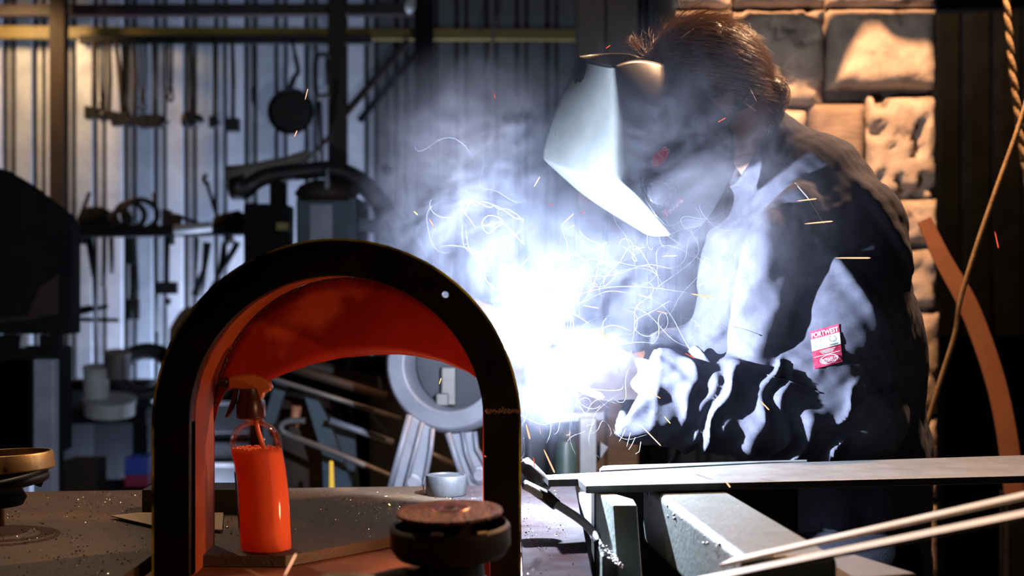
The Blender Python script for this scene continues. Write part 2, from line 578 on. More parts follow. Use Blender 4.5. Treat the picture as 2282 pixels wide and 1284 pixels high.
def stone(px0, py0, px1, py1, m, seed, pits=0.0, round_=0.02, proud=0.0):
    a = W(px0, py1, SW); b = W(px1, py0, SW)
    w, h = b.x - a.x, b.z - a.z
    bm = NB()
    n = max(6, int(w / 0.012)); k = max(6, int(h / 0.012))
    grid = []
    for j in range(k + 1):
        row = []
        for i in range(n + 1):
            u, v = i / n, j / k
            x, z = a.x + u * w, a.z + v * h
            ed = min(u * w, (1 - u) * w, v * h, (1 - v) * h)
            P3 = Vector((x * 7 + seed * 3.1, z * 7, seed))
            y = SW - proud - 0.035 * min(1, ed / round_) ** 0.5 + 0.012 * mnoise.noise(P3) + 0.006 * mnoise.noise(P3 * 3.3)
            if pits:
                q = mnoise.noise(P3 * 3.0 + Vector((5, 2, 1))) + 0.5 * mnoise.noise(P3 * 4.1)
                y += pits * max(0, min(1, (q - 0.10) * 5))
            x += 0.006 * mnoise.noise(Vector((z * 14, seed, u * 2))) * (1 if i in (0, n) else .3)
            z += 0.006 * mnoise.noise(Vector((x * 14, seed + 9, v * 2))) * (1 if j in (0, k) else .3)
            row.append(bm.verts.new((x, y, z)))
        grid.append(row)
    for j in range(k):
        for i in range(n):
            bm.faces.new((grid[j][i], grid[j][i + 1], grid[j + 1][i + 1], grid[j + 1][i]))
    ring = [grid[0][i] for i in range(n + 1)] + [grid[j][n] for j in range(1, k + 1)] + [grid[k][i] for i in range(n - 1, -1, -1)] + [grid[j][0] for j in range(k - 1, 0, -1)]
    back = [bm.verts.new((v.co.x, SW + 0.1, v.co.z)) for v in ring]
    L_ = len(ring)
    for i in range(L_):
        bm.faces.new((ring[(i + 1) % L_], ring[i], back[i], back[(i + 1) % L_]))
    return from_bm('stone', bm, m, ws, smooth=True)


ST, S2 = M['stone'], M['stone2']
for i, (a, b, c, d, m, pit, rd) in enumerate([
        (1850, -170, 2086, 10, ST, .008, .03), (1640, -150, 1838, 10, ST, .008, .03), (1505, -160, 1630, 12, ST, .01, .03),
        (1848, 22, 2086, 195, ST, .0, .035), (1640, 24, 1836, 236, ST, .030, .03), (1506, 24, 1630, 240, ST, .01, .03),
        (1934, 217, 2086, 440, ST, .050, .03), (1804, 233, 1926, 462, S2, .0, .02), (1706, 244, 1796, 430, ST, .006, .03),
        (1960, 446, 2089, 545, ST, .014, .02), (1830, 474, 1950, 690, ST, .01, .03), (1706, 440, 1820, 660, ST, .01, .03),
        (1962, 555, 2086, 688, ST, .012, .03), (1955, 695, 2092, 925, ST, .012, .05), (1800, 700, 1946, 900, ST, .01, .03),
        (1706, 672, 1790, 880, ST, .01, .03), (1950, 934, 2090, 1110, ST, .012, .03), (1780, 910, 1940, 1120, ST, .01, .03),
        (1706, 890, 1770, 1110, ST, .01, .03), (1900, 1122, 2090, 1330, ST, .01, .03), (1706, 1130, 1890, 1330, ST, .01, .03),
       ]):
    stone(a, b, c, d, m, i * 1.7 + 1, pit, rd)

# unseen sheet added above the frame, cut to shape the lamp's shadow on the stones
bm = NB(); prism(bm, [(.2, 2.41), (1.25, 2.41), (1.25, 2.355), (.962, 2.357), (.945, 2.365), (.925, 2.386), (.905, 2.386), (.88, 2.345), (.858, 2.29), (.80, 2.285), (.76, 2.31), (.70, 2.255), (.2, 2.23)], 1, 3.79, 3.80)
tag(from_bm('trim_7', bm, M['zinc']), kind='structure')
# ------------------------------------------------------------------ rear bench of tools: things on the wall
RAILY = 6.62
bm = NB(); bar(bm, W(178, 89, RAILY), W(828, 89, RAILY), 0.03, 0.040)
tag(from_bm('tool_rail', bm, M['black'], bevel=.003), 'long black iron rail on the rear wall with hand tools hanging', 'rail')


def poly_tube(name, pts, r, m, parent=None, n=8, smooth=True):
    bm = NB(); tube(bm, pts, r, n)
    return from_bm(name, bm, m, parent, smooth=smooth)


def hammer(px, py0, py1, hw, hh, label, lean=0, y=RAILY - .016, m='black', cat='hammer', nm='hammer', shape=0):
    g = 'hand tools hanging from the black rail'
    top, bot = W(px, py0, y), W(px + lean, py1, y)
    t = empty(nm, top, label, cat, g)
    poly_tube('handle', [top, top.lerp(bot, .5) + Vector((.004, 0, 0)), bot], [.009, .012, .010], M['wood'] if shape != 9 else M[m], t)
    bm = NB()
    c = bot
    if shape == 0:      # cross-peen head: square face and a wedge
        box(bm, c, (hw * .55, hh, hh)); 
        prism(bm, [(c.x + hw * .25, c.z - hh * .45), (c.x + hw * .5, c.z - hh * .1), (c.x + hw * .5, c.z + hh * .05), (c.x + hw * .25, c.z + hh * .45)], 1, c.y - hh * .4, c.y + hh * .4)
        box(bm, c - Vector((hw * .36, 0, 0)), (hw * .25, hh * 1.1, hh * 1.1))
    elif shape == 1:    # ball-peen head
        box(bm, c, (hw * .5, hh * .8, hh * .8))
        lathe(bm, [(0, 0), (hh * .4, .02 * hh), (hh * .55, hh * .2), (hh * .55, hh * .5), (0, hh * .55)], c - Vector((hw * .5, 0, 0)), (1, 0, 0), 12)
        lathe(bm, [(0, -hh * .4), (hh * .28, -hh * .28), (hh * .4, 0), (hh * .28, hh * .28), (0, hh * .4)], c + Vector((hw * .36, 0, 0)), (1, 0, 0), 12)
    else:               # square mallet
        box(bm, c, (hw, hh, hh))
    from_bm('hammer_head', bm, M[m], t, bevel=.003)
    return t


hammer(209, 92, 252, .075, .055, 'slim hammer hanging first by the yellow post end of rail', 0)
hammer(243, 90, 258, .085, .055, 'hammer hanging second on the rail, head overlapping its neighbour', 0, shape=1)
hammer(258, 90, 266, .10, .06, 'leaning hammer third on the rail beside crowded heads', 16)
hammer(299, 90, 271, .09, .055, 'hammer fourth on the rail, lowest of the crowded heads', 2, shape=1)
hammer(343, 90, 271, .13, .06, 'wide headed sledge hammer hanging alone after the crowded heads', 1)
hammer(424, 90, 268, .085, .075, 'blocky hammer hanging midway along the rail', 2, shape=1)
hammer(478, 90, 272, .045, .05, 'small thin hammer hanging between two wider tools', 0)
hammer(517, 84, 279, .062, .062, 'square headed mallet hanging on the rail', 2, shape=2, cat='mallet', nm='mallet')


def tongs(px, py0, py1, label, spread=8, y=RAILY - .016):
    t = empty('tongs', W(px, py0, y), label, 'tongs', 'hand tools hanging from the black rail')
    for s in (-1, 1):
        poly_tube('tong_arm', catmull([W(px + s * spread, py0, y), W(px + s * spread * .8, py0 * .4 + py1 * .6, y), W(px, py1 - 30, y), W(px - s * 6, py1 - 12, y), W(px, py1, y)], 4), .006, M['black'], t)
    bm = NB(); lathe(bm, [(0, -.015), (.012, -.015), (.012, .015), (0, .015)], W(px, py1 - 30, y), (0, 1, 0), 10)
    from_bm('rivet', bm, M['black'], t)


tongs(228, 90, 262, 'blacksmith tongs hanging between the first two hammers', 5)
tongs(280, 90, 262, 'blacksmith tongs hanging behind the crowded hammer heads', 7)
tongs(318, 90, 250, 'blacksmith tongs hanging beside the wide sledge hammer', 6)
tongs(380, 90, 228, 'short tongs hanging between sledge hammer and blocky hammer', 4)
t = empty('file_rasp', W(562, 84, 6.615), 'thin rasp with a leaf shaped end hanging near the pan', 'rasp')
poly_tube('handle', [W(563, 84, 6.615), W(564, 200, 6.59)], .004, M['black'], t)
bm = NB(); prism(bm, [(W(p, q, 6.58).x, W(p, q, 6.58).z) for p, q in ((560, 195), (568, 195), (572, 222), (566, 238), (560, 222))], 1, 6.575, 6.585)
from_bm('blade', bm, M['black'], t)

# frying pan
pc = W(650, 250, 6.5)
t = empty('frying_pan', pc, 'round black iron pan hanging by its handle from the rail', 'pan')
R_ = 52 * 6.5 / F
bm = NB(); lathe(bm, [(0, 0), (R_ * .86, 0), (R_, -.035), (R_ * .97, -.035), (R_ * .84, -.004), (0, -.004)], pc, (0, 1, 0), 40)
from_bm('pan_body', bm, M['black'], t)
poly_tube('handle', catmull([W(645, 200, 6.5), W(656, 172, 6.5), W(664, 160, 6.5), W(658, 125, 6.5), W(651, 92, 6.60)], 5), [.013] * 5 + [.011] * 11 + [.008] * 5, M['black'], t)

# G clamp and chain near the second pillar
t = empty('g_clamp', W(715, 120, 6.5), 'iron clamp hanging against the rusty pillar beside the pan', 'clamp')
poly_tube('clamp_frame', catmull([W(735, 125, 6.5), W(712, 122, 6.5), W(703, 140, 6.5), W(704, 200, 6.5), W(712, 214, 6.5), W(735, 212, 6.5)], 5), .011, M['rust_dark'], t)
poly_tube('clamp_screw', [W(728, 118, 6.5), W(728, 190, 6.5)], .007, M['black'], t)
t = empty('iron_bracket', W(700, 230, 6.56), 'bent iron bracket leaning between the pan and rusty pillar', 'bracket')
poly_tube('upright', [W(712, 225, 6.56), W(718, 370, 6.56)], .010, M['rust_dark'], t)
poly_tube('brace', [W(748, 180, 6.56), W(738, 300, 6.56), W(668, 378, 6.56)], .012, M['rust_dark'], t)
t = empty('plumb_weight', W(862, 380, 6.69), 'small dark weight on a cord by the diagonal brace', 'weight')
poly_tube('cord', [W(862, 130, 6.69), W(864, 370, 6.69)], .004, M['soot'], t)
bm = NB(); lathe(bm, [(0, -.03), (.022, -.02), (.032, 0), (.022, .02), (0, .028)], W(863, 380, 6.69), (1, 0, .1), 14); from_bm('bob', bm, M['soot'], t)
t = empty('hanging_bulb', W(918, 4, 6.0), 'pale unlit bulb hanging at the top near dark pillar', 'bulb')
bm = NB(); lathe(bm, [(0, -.045), (.018, -.03), (.024, 0), (.015, .03), (.010, .05), (0, .055)], W(915, 8, 6.0), (.2, 0, 1), 16); from_bm('glass', bm, M['pale'], t, smooth=True)
poly_tube('cable', [W(918, -8, 6.0), W(922, -60, 6.0)], .004, M['rubber'], t)
t = empty('drop_cord', W(1110, 0, 5.2), 'thin dark cord slanting down before the grey rear wall', 'cord')
poly_tube('cord', [W(1122, -20, 5.2), W(1098, 90, 5.2), W(1085, 170, 5.2)], .005, M['greypipe'], t)

# ------------------------------------------------------------------ shelf rail with silhouettes, mid height
SY = 6.35
t = empty('wall_shelf', W(350, 512, SY), 'dark narrow shelf on the rear wall crowded with iron tools', 'shelf')
bm = NB(); bar(bm, W(150, 518, SY), W(585, 512, SY), .16, .045); from_bm('board', bm, M['soot'], t, bevel=.003)
for px in (190, 380, 560):
    bm = NB(); bar(bm, W(px, 520, SY + .04), W(px, 545, SY + .04), .02, .08); from_bm('bracket', bm, M['soot'], t)
t = empty('leather_pouch', W(210, 500, SY), 'dark rounded tool bag standing at the shelf end', 'tool bag')
bm = NB(); lathe(bm, [(0, -.05), (.07, -.045), (.085, 0), (.065, .045), (.03, .062), (0, .064)], W(212, 492, SY), (0, 0, 1), 20)
for v in bm.verts: v.co.y = SY + (v.co.y - SY) * .5
from_bm('bag', bm, M['soot'], t, smooth=True)
poly_tube('strap', catmull([W(180, 480, SY), W(190, 455, SY), W(200, 428, SY)], 4), .009, M['soot'], t)
for (cx, cy, r, tilt, lb) in ((290, 480, 30, .3, 'iron ring coil leaning on the shelf, upright loop'), (312, 478, 38, .9, 'iron ring coil leaning on the shelf, larger slanted loop'),
                              (268, 488, 22, 1.2, 'small iron hoop lying in front of the ring coils')):
    c = W(cx, cy, SY - .03)
    t = empty('iron_hoop', c, lb, 'hoop', 'hoops on the wall shelf')
    rr = r * SY / F
    ring = [c + Vector((math.cos(a) * rr * math.cos(tilt * .4), math.cos(a) * rr * .3, math.sin(a) * rr * (1 - .3 * tilt * .5))) for a in np.linspace(0, 2 * math.pi, 24, endpoint=False)]
    bm = NB(); tube(bm, ring, .013, 8, closed=True); from_bm('hoop', bm, M['rust_dark'], t, smooth=True)
t = empty('machine_vise', W(400, 500, SY), 'dark vise on the shelf with a slanting bar handle', 'vise')
bm = NB(); box(bm, W(390, 495, SY), (.05, .08, .07)); box(bm, W(372, 490, SY), (.03, .08, .09)); from_bm('jaw', bm, M['rust_dark'], t, bevel=.004)
poly_tube('handle', [W(342, 430, SY), W(350, 520, SY)], .008, M['black'], t)
poly_tube('handle_bar', [W(385, 478, SY), W(442, 498, SY)], .009, M['black'], t)
t = empty('pipe_offcut', W(430, 512, SY - .1), 'pale grey pipe lying across the shelf front', 'pipe')
bm = NB(); tube(bm, [W(388, 512, SY - .12), W(470, 505, SY - .12)], .022, 14); from_bm('pipe_body', bm, M['pale'], t, smooth=True)
t = empty('long_spanner', W(470, 480, SY), 'thin long spanner leaning up from the shelf', 'spanner')
poly_tube('shank', [W(486, 492, SY), W(460, 405, SY)], .009, M['greypipe'], t)
poly_tube('jaw', catmull([W(466, 412, SY), W(458, 408, SY), W(454, 396, SY), W(462, 390, SY)], 4), .010, M['greypipe'], t)
t = empty('hand_drill', W(500, 505, SY), 'dark hand drill lying on the shelf end', 'drill')
bm = NB(); tube(bm, [W(476, 500, SY), W(500, 500, SY), W(530, 490, SY), W(560, 505, SY)], [.03, .05, .045, .03], 12); from_bm('drill_body', bm, M['rust_dark'], t, smooth=True)
bm = NB(); tube(bm, [W(505, 500, SY), W(512, 545, SY)], [.02, .024], 10); from_bm('grip', bm, M['black'], t, smooth=True)
t = empty('red_lantern', W(575, 490, SY), 'small red and silver lantern on the shelf end', 'lantern')
bm = NB(); lathe(bm, [(0, -.05), (.03, -.05), (.035, -.03), (.022, -.02), (.022, .03), (.034, .035), (.02, .055), (0, .06)], W(566, 480, SY - .03), (0, 0, 1), 18); from_bm('lantern_body', bm, mat('lantern_red', (.25, .04, .02), None, .4), t, smooth=True)
bm = NB(); lathe(bm, [(0, -.02), (.018, -.015), (.02, 0), (.018, .015), (0, .02)], W(563, 512, SY - .08), (0, 0, 1), 12); from_bm('lens', bm, M['pale'], t, smooth=True)

# tools hung under the shelf
G2 = 'tools hung below the wall shelf'
def hang(name, pts, r, label, cat, m='black', head=None):
    t = empty(name, W(*pts[0], SY - .04), label, cat, G2)
    poly_tube('shank', [W(a, b, SY - .04) for a, b in pts], r, M[m], t)
    if head:
        for (hx, hy, w, h) in head:
            bm = NB(); box(bm, W(hx, hy, SY - .045), (w, .035, h)); from_bm('tool_head', bm, M[m], t, bevel=.005)
hang('iron_rod', [(198, 530), (210, 620), (212, 760)], [.018, .010, .008], 'tapering dark iron rod hanging below the tool bag', 'rod')
hang('pry_bar', [(233, 530), (232, 640)], .010, 'short flat iron bar below the shelf', 'bar')
hang('wide_shears', [(296, 530), (300, 640), (296, 712)], [.016, .020, .026], 'wide dark shears hanging below the hoops', 'shears', head=[(292, 560, .04, .12), (298, 690, .05, .09)])
hang('grey_hacksaw', [(248, 530), (250, 610)], .012, 'grey hacksaw frame hanging below the shelf', 'saw', 'greypipe')
hang('float_hammer', [(374, 530), (372, 640)], .010, 'mallet with broad dark head hanging below the vise', 'mallet', head=[(372, 642, .095, .055), (374, 672, .025, .03)])
hang('long_chisel', [(345, 530), (349, 740)], .008, 'thin long chisel hanging below the vise handle', 'chisel')
hang('pole_hook', [(440, 530), (436, 600)], .008, 'thin hooked rod hanging below the pale pipe', 'hook')
hang('curved_scraper', [(462, 540), (455, 600), (440, 660)], [.02, .012, .03], 'curved dark scraper hanging near the arch top', 'scraper')
hang('flat_bar_pair', [(500, 540), (478, 700)], .012, 'dark flat bar leaning beside the curved scraper', 'bar')
hang('angled_strut', [(530, 540), (508, 580), (470, 650)], .014, 'angled strut crossing behind the arch top', 'strut')
for i, (a, b) in enumerate((((170, 700), (240, 682)), ((175, 712), (265, 714)), ((165, 690), (205, 684)))):
    t = empty('wall_peg', W(*a, SY), ('upper', 'lower', 'short rear')[i] + ' thin dark rod sticking out beside the forge hood', 'rod', 'rods beside the hood')
    poly_tube('shank', [W(*a, SY), W(*b, SY)], .009, M['soot'], t)
t = empty('canvas_sack', W(420, 790, 6.24), 'brown rounded sack standing on the dark chest behind the arch', 'sack')
bm = NB(); q = W(418, 800, 6.17); lathe(bm, [(0, 0), (.085, .0), (.10, .05), (.095, .13), (.06, .19), (.03, .22), (0, .225)], (q.x, 6.24, q.z + .002), (0, 0, 1), 20)
for v in bm.verts: v.co.y = 6.24 + (v.co.y - 6.24) * .5
from_bm('sack_body', bm, mat('brown_sack', (.05, .04, .03), None, .9), t, smooth=True)

# bench with tyre and drum under the shelf, low left
t = empty('rear_bench', W(260, 930, 5.9), 'low dark rear bench cluttered with tyres and tins', 'bench')
bm = NB(); bar(bm, W(150, 918, 5.9), W(360, 915, 5.9), .5, .06); from_bm('bench_board', bm, M['soot'], t, bevel=.004)
for px in (160, 340):
    bm = NB(); q = W(px, 930, 5.9); box(bm, (q.x, 5.9, q.z / 2), (.06, .4, q.z)); from_bm('leg', bm, M['soot'], t)
bm = NB(); bar(bm, W(120, 1100, 5.45), W(370, 1098, 5.45), .6, .03); from_bm('lower_shelf', bm, M['soot'], t, bevel=.003)
t = empty('old_tyre', W(320, 820, 5.8), 'black tyre standing on the rear bench beside the arch', 'tyre')
c = W(325, 832, 5.8); ring = [c + Vector((math.cos(a) * .11, math.sin(a) * .03, math.sin(a) * .09)) for a in np.linspace(0, 2 * math.pi, 28, endpoint=False)]
bm = NB(); tube(bm, ring, .035, 10, closed=True); from_bm('tyre_body', bm, M['rubber'], t, smooth=True)
for i, (px, py, r, h, mm, lb) in enumerate(((215, 850, .05, .06, 'pale', 'pale dented tin on the low rear bench'), (262, 812, .05, .05, 'greypipe', 'grey round tin between the pale tin and the tyre'),
                                    (245, 905, .10, .03, 'pale', 'pale flat lid lying on rear bench front'))):
    t = empty('paint_tin', W(px, py, 5.62), lb, 'tin', 'tins on the rear bench')
    bm = NB(); lathe(bm, [(0, -h), (r, -h), (r, h * .8), (r * 1.05, h * .85), (r * 1.05, h), (0, h)], W(px, py, 5.62), (0.05, -.2, 1), 20); from_bm('tin_body', bm, M[mm], t)
t = empty('blue_crate', W(310, 1045, 5.5), 'small blue and red plastic box low under rear bench', 'box')
bm = NB(); q = W(312, 1035, 5.5); box(bm, q, (.09, .12, .07)); from_bm('upper_box', bm, mat('blue_plastic', (.03, .06, .35), None, .5), t, bevel=.004)
bm = NB(); q = W(312, 1068, 5.5); box(bm, q, (.09, .12, .045)); from_bm('lower_box', bm, mat('pink_plastic', (.25, .01, .05), None, .5), t, bevel=.004)
t = empty('cardboard_box', W(190, 1080, 5.3), 'brown box in the shadow under the rear bench', 'box')
bm = NB(); box(bm, W(190, 1060, 5.3), (.12, .14, .13)); from_bm('box_body', bm, M['rust_dark'], t, bevel=.003)

t = empty('tool_chest', W(480, 1000, 5.95), 'long dark steel chest low before the rear wall, behind the arch', 'chest')  # added dark body hiding the overlit foot of the wall
a, b = W(375, 800, 6.17), W(640, 1284, 6.17)
bm = NB(); box(bm, ((a.x + b.x) / 2, 6.24, a.z / 2), (b.x - a.x, .10, a.z)); from_bm('chest_body', bm, M['soot'], t, bevel=.01)
for k in range(3):
    bm = NB(); box(bm, ((a.x + b.x) / 2, 6.185, a.z * (.25 + .27 * k)), ((b.x - a.x) * .94, .02, a.z * .23)); dr = from_bm('drawer', bm, M['black'], t, bevel=.004)
    bm = NB(); box(bm, ((a.x + b.x) / 2, 6.165, a.z * (.27 + .27 * k)), (.16, .02, .015)); from_bm('handle', bm, M['greypipe'], dr, bevel=.002)
t = empty('steel_locker', W(230, 1000, 6.2), 'dark steel locker standing behind the low rear bench', 'locker')  # second dark body added before the overlit wall
a, b = W(140, 850, 6.2), W(330, 1284, 6.2)
bm = NB(); box(bm, ((a.x + b.x) / 2, 6.3, a.z / 2), (b.x - a.x, .16, a.z)); from_bm('locker_body', bm, M['soot'], t, bevel=.01)
bm = NB(); box(bm, ((a.x + b.x) / 2, 6.21, a.z / 2), ((b.x - a.x) * .9, .02, a.z * .92)); from_bm('door', bm, M['soot'], t, bevel=.004)
# ------------------------------------------------------------------ forge hood, left
HY = 4.6
t = empty('forge_hood', W(40, 600, HY), 'large black sloping forge hood at the rear', 'forge hood')
def pz(lst, y): return [(W(a, b, y).x, W(a, b, y).z) for a, b in lst]
bm = NB(); prism(bm, pz([(-260, 360), (-30, 368), (0, 376), (60, 412), (148, 480), (160, 520), (160, 745), (-260, 745)], HY), 1, HY, HY + .10)
from_bm('hood_body', bm, M['soot'], t, bevel=.008)
bm = NB(); bar(bm, W(-60, 720, HY - .02), W(95, 705, HY - .02), .03, .012); from_bm('front_rail', bm, M['rust_dark'], t)
bm = NB(); prism(bm, pz([(88, 640), (130, 612), (130, 700), (60, 705)], HY - .01), 1, HY - .012, HY); from_bm('side_panel', bm, M['maroon'], t)
for px in (60, 150):
    bm = NB(); q = W(px, 745, HY + .1); box(bm, (q.x - .04, HY + .06, q.z / 2), (.06, .06, q.z)); from_bm('leg', bm, M['soot'], t)
bm = NB(); box(bm, W(0, 890, HY + .1), (.42, .2, .35)); from_bm('hearth', bm, M['soot'], t, bevel=.01)
t = empty('standing_pipe', W(103, 900, 4.9), 'pale blue-grey square post standing below the forge hood', 'post')
q0, q1 = W(103, 800, 4.3), W(103, 800, 4.3)
bm = NB(); box(bm, (q0.x, 4.3, q0.z / 2), (.062, .05, q0.z)); from_bm('post_body', bm, M['cast'], t, bevel=.004)
t = empty('hanging_rag', W(50, 800, 4.4), 'pale narrow rag hanging under the forge hood', 'rag')
bm = NB(); tube(bm, [W(52, 738, 4.62), W(50, 800, 4.62), W(53, 860, 4.62)], [.008, .014, .010], 8); from_bm('cloth', bm, M['pale'], t, smooth=True)

# ------------------------------------------------------------------ guillotine shear with curved arm behind the arch
GY = 5.3
t = empty('power_hammer', W(720, 600, GY), 'dark power hammer with long curved arm behind the arch', 'power hammer')
arm = catmull([W(512, 405, GY), W(545, 420, GY), (W(590, 395, GY)), W(660, 384, GY), W(750, 380, GY), W(820, 420, GY), W(880, 500, GY), W(930, 590, GY)], 5)
rr = list(np.interp(np.linspace(0, 1, len(arm)), [0, .08, .2, .5, .8, 1], [.02, .055, .030, .032, .04, .055]))
bm = NB(); tube(bm, arm, rr, 12); from_bm('curved_arm', bm, M['black'], t, smooth=True)
bm = NB(); tube(bm, [W(510, 398, GY + .05), W(560, 385, GY + .05), W(640, 366, GY + .05), W(690, 340, GY + .05)], [.05, .035, .03, .014], 10)
from_bm('sack_cover', bm, mat('grey_canvas', (.13, .11, .09), None, .9), t, smooth=True)
bm = NB(); a, b = W(664, 440, GY), W(800, 620, GY); box(bm, ((a.x + b.x) / 2, GY + .1, (a.z + b.z) / 2), (b.x - a.x, .3, a.z - b.z)); from_bm('column', bm, M['bluepaint'], t, bevel=.01)
bm = NB(); a, b = W(690, 455, GY - .06), W(742, 640, GY - .06); box(bm, ((a.x + b.x) / 2, GY - .06, (a.z + b.z) / 2), (b.x - a.x, .02, a.z - b.z)); from_bm('front_plate', bm, M['cast'], t, bevel=.004)
bm = NB(); lathe(bm, [(0, -.03), (.10, -.03), (.12, 0), (.10, .03), (.05, .05), (0, .05)], W(728, 432, GY), (0, 0, 1), 24); from_bm('cap', bm, M['rust_dark'], t, smooth=True)
poly_tube('pin', [W(729, 375, GY - .1), W(729, 425, GY - .1)], [.006, .012], M['cast'], t)
bm = NB(); box(bm, W(600, 560, GY + .1), (.16, .2, .35)); from_bm('ram_guide', bm, M['soot'], t, bevel=.008)
bm = NB(); box(bm, W(620, 470, GY + .05), (.05, .1, .22)); from_bm('ram', bm, M['soot'], t, bevel=.005)
bm = NB(); q = W(735, 640, GY); box(bm, (q.x, GY + .1, q.z / 2 - .02), (.5, .4, q.z)); from_bm('base', bm, M['soot'], t, bevel=.01)
bm = NB(); bar(bm, W(800, 500, GY), W(930, 520, GY), .05, .05); from_bm('side_arm', bm, M['bluepaint'], t)
bm = NB(); bar(bm, W(850, 480, GY + .1), W(880, 640, GY + .1), .04, .06); from_bm('rear_strut', bm, M['bluepaint'], t)
bm = NB(); box(bm, W(632, 505, 5.27), (.045, .08, .03)); from_bm('oil_cup', bm, M['yellow'], t, bevel=.003)  # small yellow tin, joined to the hammer

# ------------------------------------------------------------------ machine behind the arch
MY = 3.3
t = empty('pulley_stand', W(985, 1085, MY), 'pale grey cast ring on two splayed legs seen through the arch', 'machine')
c = W(1012, 812, MY)
u = MY / F
bm = NB()
lathe(bm, [(104 * u, -.035), (146 * u, -.035), (152 * u, -.028), (152 * u, .030), (140 * u, .045), (104 * u, .045), (98 * u, .03), (98 * u, -.028)], c, (-.26, -1, .03), 64, close=True)
from_bm('cast_ring', bm, M['cast'], t, smooth=False, bevel=.004)
bm = NB(); lathe(bm, [(0, .0), (103 * u, .0), (103 * u, .008), (0, .008)], c + Vector((.012, .046, 0)), (.26, 1, -.03), 40)
from_bm('rear_disc', bm, mat('dull_grey_plate', (.055, .062, .075), (.035, .04, .05), .6, .2), t)
bm = NB(); box(bm, W(1000, 860, MY + .03), (.035, .03, .09)); box(bm, W(986, 890, MY + .02), (.03, .03, .03)); from_bm('inner_lug', bm, M['greypipe'], t, bevel=.004)
for poly, bolt in (([(913, 925), (964, 955), (960, 1000), (944, 1090), (868, 1090), (890, 1010)], (921, 1074)),
                   ([(998, 965), (1058, 962), (1062, 1000), (1090, 1050), (1092, 1090), (1040, 1090), (1016, 1020)], (1068, 1058))):
    bm = NB(); prism(bm, pz(poly, MY - .03), 1, MY - .03, MY - .022)
    lg = from_bm('leg', bm, M['cast'], t, bevel=.003)
    bm = NB()
    e = [W(a, b, MY - .045) for a, b in poly]
    tube(bm, [e[0], e[-1], e[-2]], .008, 8)
    tube(bm, [e[1], e[2], e[3]], .006, 8)
    mid = [e[0].lerp(e[1], .55), e[-1].lerp(e[2], .5), e[-2].lerp(e[3], .45)]
    tube(bm, mid, .006, 8)
    from_bm('flange', bm, M['cast'], lg, smooth=True)
    bm = NB(); lathe(bm, [(.021, 0), (.021, .012), (.013, .014), (.013, .022), (0, .022)], W(*bolt, MY - .03), (0, -1, 0), 20); from_bm('bolt', bm, M['cast'], lg, bevel=.001)
bm = NB(); a, b = W(850, 1088, MY), W(1110, 1088, MY); box(bm, ((a.x + b.x) / 2, MY + .02, a.z / 2), (b.x - a.x, .25, a.z)); from_bm('pedestal', bm, M['soot'], t, bevel=.01)

t = empty('pipe_rack', W(740, 1000, 3.9), 'blue steel rack with slanting grey pipes seen through the arch', 'pipe rack')
PYY = 3.9
def quadplate(name, poly, y, th, m, par): 
    bm = NB(); prism(bm, pz(poly, y), 1, y, y + th); return from_bm(name, bm, m, par, bevel=.003)
quadplate('rack_upright', [(676, 880), (705, 885), (735, 945), (790, 1100), (790, 1695), (745, 1695), (716, 1010)], PYY + .05, .04, M['bluepaint'], t)
quadplate('rack_upright', [(640, 860), (612, 945), (590, 1120), (590, 1695), (560, 1695), (585, 940), (615, 840)], PYY + .06, .04, M['bluepaint'], t)
quadplate('rack_plate', [(735, 950), (790, 960), (800, 1110), (760, 1110)], PYY + .12, .03, M['bluepaint'], t)
for i, (pts, r, mm, y) in enumerate((
        ([(640, 818), (860, 884)], .013, 'rust_dark', 3.75), ([(600, 842), (894, 934)], .007, 'greypipe', 3.8), ([(735, 937), (875, 986)], .009, 'cast', 3.85),
        ([(950, 1008), (1010, 1036)], .009, 'greypipe', 3.85), ([(560, 780), (870, 860)], .02, 'rust_dark', 4.1))):
    bm = NB(); tube(bm, [W(a, b, y + k * .06) for k, (a, b) in enumerate(pts)], r, 12); from_bm('pipe', bm, M[mm], t, smooth=True)
bm = NB(); tube(bm, catmull([W(680, 938, 3.85), W(640, 940, 3.85), (W(626, 955, 3.85)), W(650, 972, 3.85), W(760, 1015, 3.8), W(880, 1066, 3.8)], 6), .0085, 12); from_bm('hooked_pipe', bm, M['greypipe'], t, smooth=True)
quadplate('lever_bar', [(733, 1028), (742, 1028), (748, 1190), (731, 1190)], 3.7, .01, mat('bright_yellow', (.75, .50, .04), None, .5), t)
t2 = empty('rusty_drum', W(600, 920, 4.2), 'rusty round drum glimpsed between rack pipes', 'drum')
bm = NB(); q = W(660, 950, 4.3); lathe(bm, [(0, -q.z), (.14, -q.z), (.14, 0), (.13, .1), (0, .1)], q, (0, 0, 1), 24); from_bm('drum_body', bm, M['rust_dark'], t2, smooth=True)
bm = NB(); tube(bm, [W(655, 950, 4.0), W(662, 905, 4.0)], .014, 12); from_bm('pipe_collar', bm, M['copper'], t, smooth=True)

t = empty('dark_press', W(800, 700, 4.6), 'dark press body standing behind the arch and power hammer', 'press')
bm = NB(); a, b = W(820, 640, 4.6), W(1150, 1284, 4.6); box(bm, ((a.x + b.x) / 2, 4.75, (H - .05) / 2), (b.x - a.x, .3, H - .05)); from_bm('press_body', bm, M['soot'], t, bevel=.01)
bm = NB(); box(bm, W(820, 770, 4.5), (.2, .1, .06)); from_bm('press_table', bm, M['pale'], t, bevel=.006)

